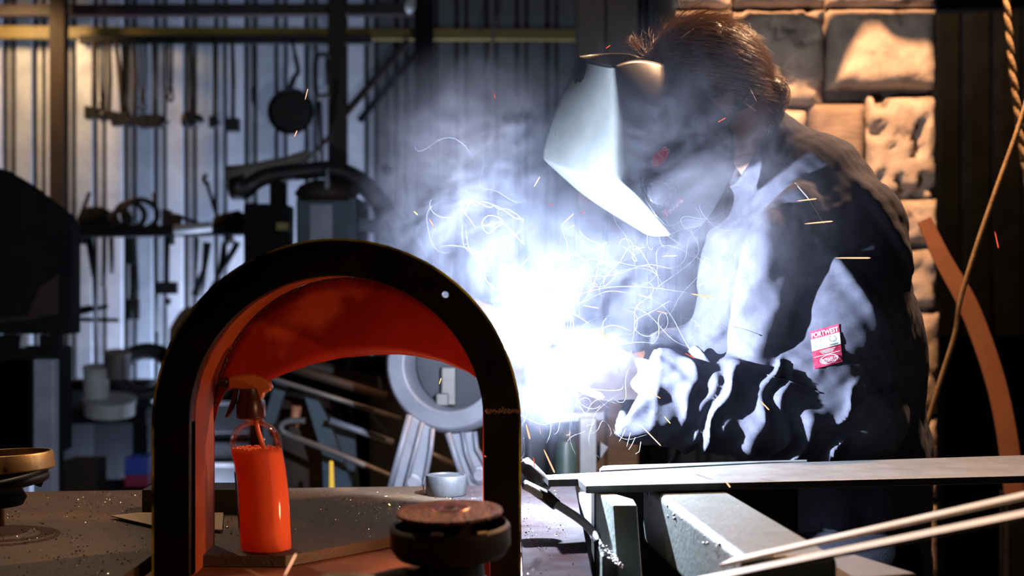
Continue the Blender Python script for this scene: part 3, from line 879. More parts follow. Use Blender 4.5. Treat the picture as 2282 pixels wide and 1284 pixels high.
t = empty('steel_stand', W(1310, 1000, 3.0), 'pale upright steel stand beyond the bench, between arch and glove', 'stand')
bm = NB(); q = W(1310, 930, 3.0); box(bm, (q.x, 3.0, q.z / 2), (.036, .036, q.z)); from_bm('upright', bm, M['greypipe'], t, bevel=.003)
bm = NB(); bar(bm, W(1215, 932, 3.02), W(1345, 926, 3.02), .03, .016); from_bm('cross_bar', bm, M['greypipe'], t)
bm = NB(); bar(bm, W(1345, 990, 3.05), W(1290, 1075, 3.05), .02, .02); from_bm('brace', bm, M['greypipe'], t)
t = empty('green_gas_bottle', W(1258, 1030, 3.3), 'dull green cylinder standing in haze behind the bench', 'gas cylinder')
q = W(1262, 960, 3.3)
bm = NB(); lathe(bm, [(0, 0), (.026, 0), (.026, q.z - .05), (.018, q.z - .015), (.008, q.z), (0, q.z)], (q.x, 3.3, 0), (0, 0, 1), 24); from_bm('cylinder_body', bm, mat('dull_green', (.03, .05, .045), None, .5), t, smooth=True)
t = empty('low_bracket', W(1315, 1180, 2.5), 'pale blue-grey bracket hanging under the bench edge', 'bracket')
quadplate('bracket_plate', [(1290, 1100), (1342, 1100), (1348, 1300), (1302, 1300)], 2.45, .02, M['cast'], t)
quadplate('diagonal_rib', [(1296, 1180), (1306, 1180), (1340, 1215), (1340, 1230)], 2.435, .012, M['cast'], t)

# ------------------------------------------------------------------ the workbench
wbn = empty('workbench', (-.6, 2.0, 0), 'heavy steel workbench with gritty brown top and bare silver corner', 'workbench')
def slab(name, poly, z0, z1, m, par, bevel=.001):
    bm = NB(); prism(bm, poly, 2, z0, z1); return from_bm(name, bm, m, par, bevel=bevel, seg=1)
yb = lambda px, py, h=H - T: h * F / (py - 642)
bk0, bk1 = (-1.5, 2.37), (0.112, 2.53)
slab('upper_plate', [(-1.5, 1.2), (-.475, 1.2), (-.47, 1.86), (-.295, 1.855), (-.14, 2.03), (-.10, 2.08), (-.10, 2.51), bk0], LOW + .0005, T, M['bench'], wbn)
slab('corner_plate', [(-.0995, 2.08), (0.013, 2.12), (.013, 1.2), (.088, 1.2), bk1, (-.0995, 2.51)], LOW + .0005, T, M['bench_silver'], wbn)
slab('lower_plate', [(-1.5, 1.1), (.08, 1.1), (.105, 2.50), (-1.5, 2.33)], LOW - .02, LOW, mat('brown_plate', (.20, .075, .03), (.12, .04, .015), .6, .3, 8, .2, 200), wbn)
for p, q in (((-1.45, 1.2), (.03, 1.2)), ((.03, 1.2), (.06, 2.4)), ((-1.45, 2.28), (.06, 2.42))):
    bm = NB(); bar(bm, (*p, LOW - .055), (*q, LOW - .055), .05, .07); from_bm('apron_rail', bm, M['rust_dark'], wbn)
for p in ((-1.4, 1.25), (.02, 1.25), (-1.4, 2.25), (.03, 2.38)):
    bm = NB(); box(bm, (p[0], p[1], (LOW - .02) / 2), (.07, .07, LOW - .02)); from_bm('leg', bm, M['rust_dark'], wbn)

# grit strewn on the bench: uncountable
def grit(name, n, rx, ry, z, m, smin, smax, label):
    verts, faces = [], []
    base = np.array([(1, 0, 0), (-1, 0, 0), (0, 1, 0), (0, -1, 0), (0, 0, 1), (0, 0, -1)], float)
    fc = [(0, 2, 4), (2, 1, 4), (1, 3, 4), (3, 0, 4), (2, 0, 5), (1, 2, 5), (3, 1, 5), (0, 3, 5)]
    for i in range(n):
        while True:
            x, y = rx[0] + (rx[1] - rx[0]) * rng.random(), ry[0] + (ry[1] - ry[0]) * rng.random()
            dens = .35 + .65 * (mnoise.noise(Vector((x * 5, y * 5, 3))) > -.05)
            if rng.random() > dens: continue
            if y > 2.355 + (x + 1.5) * .1: continue
            if -.48 < x < .018 and y < 2.12 - .0 * x and y < 1.86 + max(0, (x + .295)) * 1.1 + .01: continue
            break
        s = smin + (smax - smin) * rng.random() ** 3
        R = np.array(Matrix.Rotation(rng.random() * 6, 3, Vector(rng.normal(size=3))))
        k = len(verts)
        verts += [tuple(v) for v in (base * s * (1, .7, .5)) @ R.T + (x, y, z + s * .4)]
        faces += [tuple(a + k for a in f) for f in fc]
    me = bpy.data.meshes.new(name)
    me.from_pydata(verts, [], faces)
    return tag(link(name, me, m), label, 'grit', kind='stuff')
grit('steel_filings', 9000, (-1.0, .08), (1.5, 2.45), T, M['grit'], .0003, .0012, 'fine glittering steel filings strewn over the bench top')
grit('dark_grit', 2600, (-1.0, .08), (1.5, 2.45), T, M['grit_dark'], .0005, .0024, 'dark crumbs of slag scattered over the bench top')

# ------------------------------------------------------------------ the arch
AX, AZ = -.2197, H - .169
RO, RI = .2292, .1840
Y0, Y1 = 1.78, 1.93
BOT = LOW + .0005
arch = empty('arch_frame', (AX, 1.85, BOT), 'large black steel arch frame with red lacquered inside standing on the bench', 'steel arch')


def arch_profile(r, n=56, x0=None):
    p = [(AX - r, BOT)]
    for k in range(n + 1):
        a = math.pi - math.pi * k / n
        p.append((AX + r * math.cos(a), AZ + r * math.sin(a)))
    p.append((AX + r, BOT))
    return p


def arch_band(name, ro, ri, y0, y1, m, bevel=.0015, holes=()):
    bm = NB()
    A, B = arch_profile(ro), arch_profile(ri)
    rows = []
    for prof, y in ((A, y0), (B, y0), (B, y1), (A, y1)):
        rows.append([bm.verts.new((p[0], y, p[1])) for p in prof])
    for r in range(4):
        for i in range(len(A) - 1):
            bm.faces.new((rows[r][i], rows[r][i + 1], rows[(r + 1) % 4][i + 1], rows[(r + 1) % 4][i]))
    bm.faces.new([rows[r][0] for r in range(4)]); bm.faces.new([rows[r][-1] for r in range(4)][::-1])
    bmesh.ops.recalc_face_normals(bm, faces=bm.faces)
    return from_bm(name, bm, m, arch, bevel=bevel)


fr = arch_band('arch_tube', RO, RI, Y0, Y0 + .035, M['arch_black'])
# bolt holes drilled through the front tube
cut = NB()
holes = [(993, 657), (750, 577), (513, 682), (1122, 905 - 100)]
for px, py in holes[:3]:
    q = W(px, py, Y0)
    dp = .06 if px == 993 else .012
    lathe(cut, [(0, -.02), (.0040, -.02), (.0040, dp), (0, dp)], q, Vector((q.x, Y0, q.z - H)), 16)
bmesh.ops.recalc_face_normals(cut, faces=cut.faces); me = bpy.data.meshes.new('cut'); cut.to_mesh(me); cut.free()
co = bpy.data.objects.new('cut', me); COL.objects.link(co)
bo = fr.modifiers.new('holes', 'BOOLEAN'); bo.object = co; bo.operation = 'DIFFERENCE'; bo.solver = 'EXACT'
bpy.context.view_layer.update()
me2 = bpy.data.meshes.new_from_object(fr.evaluated_get(bpy.context.evaluated_depsgraph_get()))
fr.modifiers.clear(); fr.data = me2
bpy.data.objects.remove(co)
arch_band('outer_shell', RO - .004, RO - .006, Y0 + .030, Y1, M['arch_black'], 0)
arch_band('inner_lining', RI + .0025, RI, Y0 + .012, Y1, M['lining'], 0)
arch_band('painted_rim', RO + .0020, RO - .0008, Y0 - .0006, Y0 + .004, mat('chipped_yellow', (.55, .45, .02), (.02, .018, .012), .45, .1, 9, contrast=(.42, .56)), 0)
# rear plate with a wide shallow opening
op = [W(a, b, Y1) for a, b in ((476, 1216), (474, 1100), (474, 990), (478, 945), (488, 905), (503, 873), (530, 862), (602, 847), (650, 828), (697, 812), (760, 798), (834, 791), (890, 790), (929, 794), (985, 806), (1042, 829), (1062, 842), (1076, 860), (1076, 1216))]
op = [op[i].lerp(op[i + 1], k / 4) for i in range(len(op) - 1) for k in range(4)] + [op[-1]]
bm = NB()
outer = []
for p in op:
    # matching point on the lining profile
    v = Vector((p.x - AX, p.z - AZ))
    if p.z <= AZ:
        outer.append((AX + (RI if v.x > 0 else -RI), p.z))
    else:
        outer.append((AX + v.x / v.length * RI, AZ + v.y / v.length * RI))
outer[0] = (AX - RI, BOT); outer[-1] = (AX + RI, BOT)
for y in (Y1 - .002, Y1):
    pass
grid = []
for p, o_ in zip(op, outer):
    px_, pz_ = p.x, p.z
    px_ = max(px_, AX - RI + .0005); px_ = min(px_, AX + RI - .0005)
    row = []
    for k in range(7):
        s = k / 6
        row.append(bm.verts.new((o_[0] + (px_ - o_[0]) * s, Y1 - .002, o_[1] + (pz_ - o_[1]) * s)))
    grid.append(row)
for i in range(len(grid) - 1):
    for k in range(6):
        bm.faces.new((grid[i][k], grid[i + 1][k], grid[i + 1][k + 1], grid[i][k + 1]))
bmesh.ops.recalc_face_normals(bm, faces=bm.faces)
rp = from_bm('rear_plate', bm, M['red'], arch, smooth=True)
so = rp.modifiers.new('s', 'SOLIDIFY'); so.thickness = .002; so.offset = 0
# seam of weld between lining and rear plate
bm = NB()
for k in range(150):
    a = math.pi * (.985 - .62 * k / 150)
    r = RI - .0015 + .0006 * rng.normal()
    q = Vector((AX + r * math.cos(a), Y1 - .004 + .0006 * rng.normal(), AZ + r * math.sin(a)))
    s = .0010 + .0012 * rng.random() * (1 if k < 45 else .45)
    mm = Matrix.Translation(q) @ Matrix.Scale(s, 4)
    bmesh.ops.create_icosphere(bm, subdivisions=1, radius=1, matrix=mm)
tag(from_bm('weld_seam', bm, mat('dark_weld', (.14, .05, .03), (.05, .02, .015), .3, .6, 80), arch, smooth=True), kind='stuff')
# butt weld across the right post
bm = NB()
for k in range(60):
    q = W(1084 + 74 * k / 60, 917 + 2.5 * rng.normal(), Y0 - .001)
    bmesh.ops.create_icosphere(bm, subdivisions=1, radius=.0016 + .001 * rng.random(), matrix=Matrix.Translation(q))
tag(from_bm('butt_weld', bm, mat('brown_weld', (.16, .09, .05), None, .5, .5), arch, smooth=True), kind='stuff')
# curved flange added behind the right post, keeping arc light off the bench
bm = NB(); rws = []
pr = [(AX + .213, BOT)] + [(AX + .213 * math.cos(a), AZ + .213 * math.sin(a)) for a in np.linspace(0, math.radians(35), 12)]
for r, y in ((0, Y1 + .0005), (0, 2.214), (.003, 2.214), (.003, Y1 + .0005)):
    rws.append([bm.verts.new((AX + (p[0] - AX) * (1 - r / .213), y, AZ + (p[1] - AZ) * (1 - r / .213) if p[1] > AZ else p[1])) for p in pr])
for r in range(4):
    for i in range(len(pr) - 1): bm.faces.new((rws[r][i], rws[r][i + 1], rws[(r + 1) % 4][i + 1], rws[(r + 1) % 4][i]))
bm.faces.new([rws[r][0] for r in range(4)]); bm.faces.new([rws[r][-1] for r in range(4)][::-1])
bmesh.ops.recalc_face_normals(bm, faces=bm.faces)
tag(from_bm('rear_flange', bm, M['arch_black'], arch), 'curved flange being welded on behind the right post')

# ------------------------------------------------------------------ spray bottle
BC = Vector((-.322, 1.892, T + .0005))
sb = empty('spray_bottle', BC, 'clear spray bottle of glowing orange-red liquid standing inside the arch', 'spray bottle')
ub = 1.892 / F
def bring(zpx, l, r, off=0):
    """ring of the bottle from its outline in the photo: height, left, right"""
    return ((l + r) / 2, (r - l) / 2, zpx)
BP = [bring(1235, 548, 640), bring(1231, 540, 648), bring(1222, 536, 651), bring(1180, 533.5, 649), bring(1120, 531, 646), bring(1070, 528, 641), bring(1035, 522, 636),
      bring(1010, 515, 631), bring(985, 512.5, 628), bring(968, 515, 624), bring(955, 522, 617), bring(946, 531, 607), bring(940, 541, 596), bring(935, 544, 588), bring(925, 546, 585)]
def bottle(name, prof, inset, m, par, cap=True, top=None, n=40, front=1.0):
    bm = NB(); rings = []
    for c_, r_, z_ in prof:
        x = (c_ - 1141) * ub; r = r_ * ub - inset
        z = H - (z_ - 642) * ub
        z = max(z, T + .001 + inset)
        rings.append([bm.verts.new((x + r * math.cos(2 * math.pi * k / n), 1.892 + front * r * .92 * math.sin(2 * math.pi * k / n), z)) for k in range(n)])
    for i in range(len(rings) - 1):
        for k in range(n):
            bm.faces.new((rings[i][k], rings[i][(k + 1) % n], rings[i + 1][(k + 1) % n], rings[i + 1][k]))
    bm.faces.new(rings[0][::-1])
    if cap: bm.faces.new(rings[-1])
    return from_bm(name, bm, m, par, smooth=True)
bt = bottle('bottle_shell', BP, 0, M['clear'], sb, cap=False)
lq = [bring(1235, 548, 640), bring(1231, 540, 648), bring(1222, 536, 651), bring(1180, 533.5, 649), bring(1120, 531, 646), bring(1070, 528, 641), bring(1035, 522, 636), bring(1010, 515, 631), bring(1000, 513.5, 629.5)]
bottle('liquid', lq, .0012, M['liquid'], sb)
bm = NB()
for k in range(90):
    a = rng.random() * 6.28; r = 56 * ub * (rng.random() ** .3) * .97
    q = Vector(((571.5 - 1141) * ub + r * math.cos(a), 1.892 + .9 * r * math.sin(a), H - (1000 - 642) * ub + .0008))
    bmesh.ops.create_icosphere(bm, subdivisions=1, radius=.0008 + .0014 * rng.random(), matrix=Matrix.Translation(q))
tag(from_bm('froth', bm, mat('orange_froth', (.9, .22, .08), None, .3), sb, smooth=True), kind='stuff')
bm = NB(); tube(bm, [W(567, 925, 1.892), W(575, 960, 1.889), W(588, 1000, 1.886), W(596, 1100, 1.886)], .0032, 10); from_bm('dip_tube', bm, mat('orange_tube', (.85, .25, .12), None, .4), sb, smooth=True)
# label edge on the left flank
bm = NB(); rows = []
for i, z_ in enumerate((1052, 1075, 1120, 1160, 1178)):
    c_ = np.interp(z_, [1035, 1180], [579, 591]); r = (np.interp(z_, [1035, 1180], [57, 57.8])) * ub + .0004
    x = (c_ - 1141) * ub; z = H - (z_ - 642) * ub
    rows.append([bm.verts.new((x + r * math.cos(a), 1.892 + r * .92 * math.sin(a), z)) for a in np.linspace(math.radians(168), math.radians(205 if 0 < i < 4 else 198), 8)])
for i in range(4):
    for k in range(7): bm.faces.new((rows[i][k], rows[i][k + 1], rows[i + 1][k + 1], rows[i + 1][k]))
from_bm('paper_label', bm, mat('dark_label', (.03, .012, .01), None, .6), sb, smooth=True)
# threaded collar, pump head and trigger
bm = NB(); a0 = W(566, 925, 1.892)
lathe(bm, [(.0165, 0), (.0195, .001), (.0195, .022), (.0165, .026), (.013, .040), (0, .040)], W(561, 932, 1.892), (-.06, 0, 1), 28); from_bm('collar', bm, mat('dark_brown_plastic', (.045, .012, .006), None, .3), sb, smooth=False, bevel=.0006)
head = [(508, 842), (520, 838), (545, 835), (565, 835), (585, 842), (600, 852), (606, 862), (603, 872), (590, 876), (584, 888), (583, 918), (570, 922), (566, 900), (556, 884), (540, 870), (524, 866), (512, 868), (508, 862)]
bm = NB(); prism(bm, pz(head, 1.884), 1, 1.884, 1.902)
hd = from_bm('pump_head', bm, M['trigger'], sb, bevel=.004, seg=4)
bm = NB(); lathe(bm, [(0, 0), (.006, 0), (.0072, .002), (.0072, .013), (0, .013)], W(509, 853, 1.893), (-1, 0, .02), 18); from_bm('nozzle', bm, mat('black_nozzle', (.02, .008, .006), None, .35), hd, bevel=.0006)
bm = NB()
tr = [(520, 866), (532, 868), (528, 890), (520, 912), (508, 930), (500, 932), (508, 910), (515, 888)]
prism(bm, pz(tr, 1.888), 1, 1.888, 1.898); from_bm('trigger', bm, mat('dark_trigger', (.05, .012, .008), None, .35), sb, bevel=.0015)

# ------------------------------------------------------------------ angle grinder lying on its back, foreground
GY0 = 1.50
gc = W(1002, 1140, GY0)
gr = empty('angle_grinder', gc, 'dark angle grinder with worn abrasive disc uppermost, before the arch', 'angle grinder')
ug = GY0 / F
GA = Vector((-.03, -.06, 1)).normalized()
bm = NB(); lathe(bm, [(.0115, .0015), (.118 * 0 + 30 * ug, .0015), (34 * ug, .0035), (118 * ug, .001), (119 * ug, -.001), (118 * ug, -.0025), (30 * ug, -.0015), (.0115, -.0015)], gc, GA, 72, close=True); from_bm('abrasive_disc', bm, M['disc'], gr, smooth=False)
bm = NB(); lathe(bm, [(.0085, .004), (.0205, .0042), (.022, .0028), (.022, .001), (.0085, .001)], gc, GA, 40, close=True); from_bm('flange_washer', bm, M['copper_ring'], gr, bevel=.0004)
bm = NB(); lathe(bm, [(0, .001), (.0085, .001), (.0085, .0035), (.0060, .0045), (0, .0035)], gc, GA, 20); from_bm('spindle', bm, M['black'], gr)
# guard: bowl under the disc with a rolled rim and slots
bm = NB(); lathe(bm, [(126 * ug, -.012), (134 * ug, -.016), (134 * ug, -.036), (120 * ug, -.046), (60 * ug, -.048), (60 * ug, -.045), (117 * ug, -.043), (129 * ug, -.034), (129 * ug, -.018), (122 * ug, -.015)], gc, GA, 64, close=True)
from_bm('guard', bm, M['grinder'], gr, bevel=.001)
for a in (-100, -55):
    q = gc + Vector((math.cos(math.radians(a)) * 127 * ug, math.sin(math.radians(a)) * 127 * ug, -.0145))
    bm = NB(); box(bm, q, (.013, .006, .003), Matrix.Rotation(math.radians(a + 90), 3, 'Z')); from_bm('guard_lip', bm, M['brass'], gr, bevel=.0008)
bm = NB(); lathe(bm, [(0, -.048), (.030, -.048), (.034, -.055), (.036, -.085), (.03, -.10), (0, -.10)], gc, GA, 32); from_bm('gear_head', bm, M['grinder'], gr, bevel=.002)
bm = NB(); tube(bm, [gc + Vector((0, 0, -.082)), gc + Vector((-.05, -.04, -.084)), gc + Vector((-.13, -.11, -.086)), gc + Vector((-.24, -.21, -.086))], [.030, .032, .027, .030], 20); from_bm('motor_body', bm, M['grinder'], gr, smooth=True)
bm = NB(); tube(bm, [gc + Vector((.03, .0, -.075)), gc + Vector((.05, -.02, -.085)), gc + Vector((.052, -.03, -.11))], [.010, .011, .008], 12); from_bm('side_boss', bm, M['plastic_dark'], gr, smooth=True)
# thing just in front, bottom edge: dull yellowish cap
t = empty('round_knob', (-.16, 1.42, LOW), 'dull olive dome at the bottom edge left of the grinder', 'knob')
bm = NB(); lathe(bm, [(.055, 0), (.055, .02), (.045, .05), (.030, .064), (0, .070)], W(770, 1345, 1.38) - Vector((0, 0, .04)), (0, 0, 1), 28); from_bm('dome', bm, mat('olive_cap', (.10, .075, .035), None, .5), t, smooth=True)
t = empty('red_tube', W(1075, 1260, 1.62), 'dark red square tube upright behind the grinder', 'tube')
bm = NB(); q = W(1075, 1215, 1.66); box(bm, (q.x, 1.66, (q.z + LOW) / 2), (.018, .018, q.z - LOW)); from_bm('tube_body', bm, mat('deep_red', (.22, .012, .006), None, .4), t, bevel=.001)

# ------------------------------------------------------------------ small things on the bench
t = empty('steel_block', W(420, 1145, 2.2), 'black steel block lying on the bench behind the arch left post', 'steel block')
bm = NB(); a, b = W(316, 1146, 2.195), W(530, 1092, 2.195); box(bm, ((a.x + b.x) / 2, 2.235, T + (b.z - T) / 2 + .0005), (b.x - a.x, .08, b.z - T)); from_bm('block_body', bm, M['black'], t, bevel=.0015)
t = empty('sheet_offcut', W(310, 1165, 2.08), 'thin tan triangular sheet offcut beside the black block', 'sheet')
a, b, c_ = W(246, 1157, 2.147), W(350, 1181, 2.052), W(352, 1150, 2.176)
bm = NB(); prism(bm, [(a.x, a.y), (b.x, b.y), (b.x + .10, b.y - .03), (c_.x + .10, c_.y), (c_.x - .03, c_.y)], 2, T + .004, T + .0055); from_bm('sheet_body', bm, M['card'], t)
t = empty('pipe_cut', W(994, 1090, 2.42), 'short bright cut steel cylinder on the bench behind the arch', 'cylinder')
q = W(994, 1092, 2.40); r = 45 * 2.40 / F
bm = NB(); lathe(bm, [(0, 0), (r * .98, 0), (r, .001), (r, .0325), (r * .98, .0335), (r * .9, .0335), (r * .88, .031), (0, .031)], (q.x, 2.40, T + .0005), (0, 0, 1), 48); from_bm('cylinder_body', bm, mat('cut_steel', (.075, .078, .085), (.05, .053, .06), .45, .2, 60), t, bevel=.0005)
t = empty('bent_wire', W(944, 1080, 2.4), 'thin short wire standing beside the bright cylinder', 'wire')
bm = NB(); tube(bm, [W(946, 1064, 2.44), W(943, 1080, 2.44), W(944, 1092, 2.44), W(938, 1094, 2.42)], .0009, 6); from_bm('wire_body', bm, M['steel'], t)

# hoop stand, far left
hc = W(2, 1030, 2.06)
t = empty('hoop_stand', (hc.x, 2.06, T), 'tan steel hoop raised on a dark stand at the bench left end', 'hoop stand')
rh = 113 * 2.06 / F
bm = NB(); lathe(bm, [(rh, -.0135), (rh * 1.02, -.012), (rh * .99, .0095), (rh * .97, .0115), (rh * .93, .0115), (rh * .93, -.0135)], (hc.x, hc.y, hc.z + .002), (-.04, .02, 1), 64, close=True); from_bm('hoop', bm, M['brass'], t, bevel=.0008)
bm = NB(); ring = [Vector((hc.x + math.cos(a) * rh * .80, hc.y + math.sin(a) * rh * .80, hc.z - .032 + .012 * math.cos(a))) for a in np.linspace(0, 2 * math.pi, 48, endpoint=False)]
tube(bm, ring, .009, 12, closed=True); from_bm('lower_ring', bm, M['black'], t, smooth=True)
for a in (.5, 2.6, 4.7):
    p0 = Vector((hc.x + math.cos(a) * rh * .86, hc.y + math.sin(a) * rh * .86, hc.z - .008))
    bm = NB(); tube(bm, [p0, p0 - Vector((math.cos(a) * .012, math.sin(a) * .012, .03))], .006, 8); from_bm('spacer', bm, M['black'], t, smooth=True)
bm = NB(); q = W(3, 1172, 2.087); tube(bm, [(q.x, 2.087, T), (q.x, 2.087, T + .03), (q.x, 2.07, hc.z - .035)], [.0055, .0045, .0045], 14); from_bm('stem', bm, M['brass'], t, smooth=True)
bm = NB(); lathe(bm, [(.0, 0), (.05, 0), (.055, .01), (.045, .028), (.0, .03)], (hc.x - .02, hc.y, hc.z - .062), (0, 0, 1), 30); from_bm('dark_bowl', bm, M['soot'], t, smooth=True)

# ------------------------------------------------------------------ steel on the right: bar, bracket, box section, hose, rods
ZB = H - .264
fl = lambda px, py, h=.264: Vector(((px - 1141) * (h * F / (py - 642)) / F, h * F / (py - 642)))
t = empty('flat_bar', fl(1700, 1070).to_3d() + Vector((0, 0, ZB)), 'long wide flat steel bar with a stepped end, lying above the vise bracket', 'steel bar')
P_ = [fl(1214, 1059), fl(1222, 1068.5), fl(1288, 1067), fl(1306, 1083), fl(1700, 1074), fl(3300, 1036), fl(3300, 982), fl(1700, 1033), fl(1340, 1052)]
slab('bar_body', [(p.x, p.y) for p in P_], ZB - .0105, ZB, M['steel'], t, .0012)
t = empty('backing_bar', (0.25, 2.1, ZB), 'bright round-cornered steel bar lying behind the long flat bar', 'steel bar')
P_ = [fl(1338, 1050), fl(1336, 1046), fl(1342, 1040.5), fl(1362, 1038.8), fl(1800, 1026), fl(1800, 1030), fl(1700, 1032)]
slab('bar_body', [(p.x, p.y + .002) for p in P_], ZB - .008, ZB + .001, M['steel'], t, .0012)
t = empty('box_section', (.24, 1.75, 1.0), 'thick grey rectangular steel tube pointing forward under the flat bar', 'steel tube')
zt = ZB - .012
a = Vector((.185, 2.02)); b = Vector((.236, 1.46)); d = (b - a).normalized(); nrm = Vector((-d.y, d.x))
w_ = .102
bm = NB(); prism(bm, [(a.x, a.y), (b.x, b.y), (b.x + nrm.x * w_, b.y + nrm.y * w_), (a.x + nrm.x * w_, a.y + nrm.y * w_)], 2, zt - .085, zt)
from_bm('tube_body', bm, M['steel_rough'], t, bevel=.010, seg=4)
bm = NB()
for k in range(260):
    s = rng.random()
    e = a.lerp(b, s) - nrm * .0 
    q = Vector((e.x + .004 + .003 * rng.normal(), e.y, zt - .004 - abs(.008 * rng.normal())))
    bmesh.ops.create_icosphere(bm, subdivisions=1, radius=.0006 + .0022 * rng.random() ** 3, matrix=Matrix.Translation(q))
tag(from_bm('spatter', bm, M['weld'], t, smooth=True), kind='stuff')
t = empty('vise_bracket', (.13, 1.8, .7), 'grey-green steel bracket column under the end of flat bar', 'bracket')
a = Vector((.113, 1.92)); b = Vector((.148, 1.60))
bm = NB(); prism(bm, [(a.x, a.y), (b.x, b.y), (b.x + .03, b.y), (b.x + .03, b.y + .05), (a.x + .016, a.y)], 2, .55, ZB - .0108)
# cut the upper front corner away along a slope
for v in bm.verts:
    if v.co.y < 1.7 and v.co.z > 1: v.co.y += .20; v.co.x += -.020
from_bm('column_plate', bm, M['bracket'], t, bevel=.002)
bm = NB(); box(bm, (.27, 2.12, .86), (.30, .07, .32)); from_bm('rear_jaw', bm, M['black'], t, bevel=.004)  # black block added under the bar to shade the jacket from the arc
bm = NB(); prism(bm, [(a.x - .002, a.y - .12), (a.x + .036, a.y - .13), (a.x + .036, a.y - .14), (a.x, a.y - .14)], 2, .55, .965); from_bm('foot_plate', bm, M['bracket'], t, bevel=.002)
bm = NB()
p0, p1 = W(1340, 1216, 1.80), W(1384, 1262, 1.72)
for k in range(170):
    q = p0.lerp(p1, k / 170) + Vector(rng.normal(size=3) * .0016)
    bmesh.ops.create_icosphere(bm, subdivisions=1, radius=.0009 + .0011 * rng.random(), matrix=Matrix.Translation(q))
tag(from_bm('weld_bead', bm, M['weld'], t, smooth=True), kind='stuff')
t = empty('earth_clamp', W(1190, 1060, 2.02), 'dark round-bodied earth clamp gripping the stepped end of flat bar', 'clamp')
bm = NB(); tube(bm, [W(1166, 1030, 2.04), W(1180, 1047, 2.035), W(1208, 1078, 2.02), W(1216, 1088, 2.015)], [.010, .012, .013, .010], 18); from_bm('clamp_body', bm, mat('dark_grey_clamp', (.10, .10, .10), (.06, .05, .05), .5, .4, 20), t, smooth=True)
bm = NB(); tube(bm, [W(1168, 1078, 2.0), W(1198, 1096, 1.99), W(1216, 1106, 1.985), W(1240, 1126, 1.975)], [.006, .008, .009, .008], 12); from_bm('clamp_arm', bm, M['black'], t, smooth=True)
bm = NB()
for k in range(40):
    q = W(1162 + 22 * rng.random(), 1026 + 22 * rng.random(), 2.035)
    bmesh.ops.create_icosphere(bm, subdivisions=1, radius=.001 + .0016 * rng.random(), matrix=Matrix.Translation(q))
tag(from_bm('crust', bm, M['weld'], t, smooth=True), kind='stuff')
t = empty('welding_hose', W(1250, 1140, 1.95), 'pale grey cable curving from the earth clamp to the bracket', 'cable')
bm = NB(); tube(bm, catmull([W(1168, 1082, 1.99), W(1200, 1099, 1.985), W(1240, 1124, 1.975), W(1288, 1155, 1.95), W(1316, 1180, 1.92), W(1338, 1212, 1.88), W(1352, 1260, 1.85), W(1356, 1330, 1.84)], 6), .0058, 14); from_bm('cable_body', bm, mat('grey_cable', (.36, .37, .38), None, .55), t, smooth=True)
bm = NB(); tube(bm, [W(1328, 1196, 1.894), W(1340, 1222, 1.874)], .0066, 14); from_bm('black_sleeve', bm, M['black'], t, smooth=True)
for lb, p, q, w, mm in (('upper pale steel strip slanting up to the right over the tube', (1618, 1254, 1.45), (3000, 944, 1.20), .0095, 0), ('lower pale steel strip slanting across the bottom corner', (1520, 1303, 1.40), (3000, 1000, 1.15), .0100, 1)):
    t = empty('steel_strip', W(*p), lb, 'steel strip', 'pale strips over the box section')
    bm = NB(); bar(bm, W(*p), W(*q), w * 4.4, w * .35, (0, 0, 1)); from_bm('strip_body', bm, mat('oiled_strip', (.80, .66, .50), (.66, .50, .36), .45, 0.0, 9, stretch=(1, 1, 1)), t, bevel=.001)
t = empty('wood_block', W(1850, 1270, 1.62), 'ochre wooden block low under the steel strips', 'block')
bm = NB(); q = W(1850, 1262, 1.60); box(bm, (q.x + .02, 1.60, q.z - .10), (.10, .12, .20), Matrix.Rotation(.35, 3, 'Z')); from_bm('block_body', bm, M['wood'], t, bevel=.004)

# right side: curved strap, rope and cane
t = empty('curved_strap', W(2200, 1000, 3.4), 'orange-brown curved flat strap leaning by the stone wall end', 'strap')
pts = catmull([W(2060, 490, 3.4), W(2100, 575, 3.4), W(2160, 685, 3.4), W(2213, 830, 3.4), W(2243, 960, 3.4), W(2262, 1100, 3.4)], 7)
ws_ = np.interp(np.linspace(0, 1, len(pts)), [0, .4, 1], [.034, .047, .047])
bm = NB(); A_, B_ = [], []
for i, p in enumerate(pts):
    d = (pts[min(i + 1, len(pts) - 1)] - pts[max(i - 1, 0)]).normalized(); nn = Vector((d.z, 0, -d.x))
    A_.append([bm.verts.new(p + nn * ws_[i] / 2 + Vector((0, y, 0))) for y in (0, .006)]); B_.append([bm.verts.new(p - nn * ws_[i] / 2 + Vector((0, y, 0))) for y in (0, .006)])
for i in range(len(pts) - 1):
    for k in ((A_[i][0], A_[i + 1][0], B_[i + 1][0], B_[i][0]), (A_[i][1], B_[i][1], B_[i + 1][1], A_[i + 1][1]), (A_[i][0], A_[i][1], A_[i + 1][1], A_[i + 1][0]), (B_[i][0], B_[i + 1][0], B_[i + 1][1], B_[i][1])): bm.faces.new(k)
bmesh.ops.recalc_face_normals(bm, faces=bm.faces)
from_bm('strap_body', bm, M['copper'], t)
bm = NB(); q = W(2262, 1100, 3.4); box(bm, (q.x + .03, 3.42, q.z / 2), (.10, .06, q.z)); from_bm('foot_block', bm, M['soot'], t)
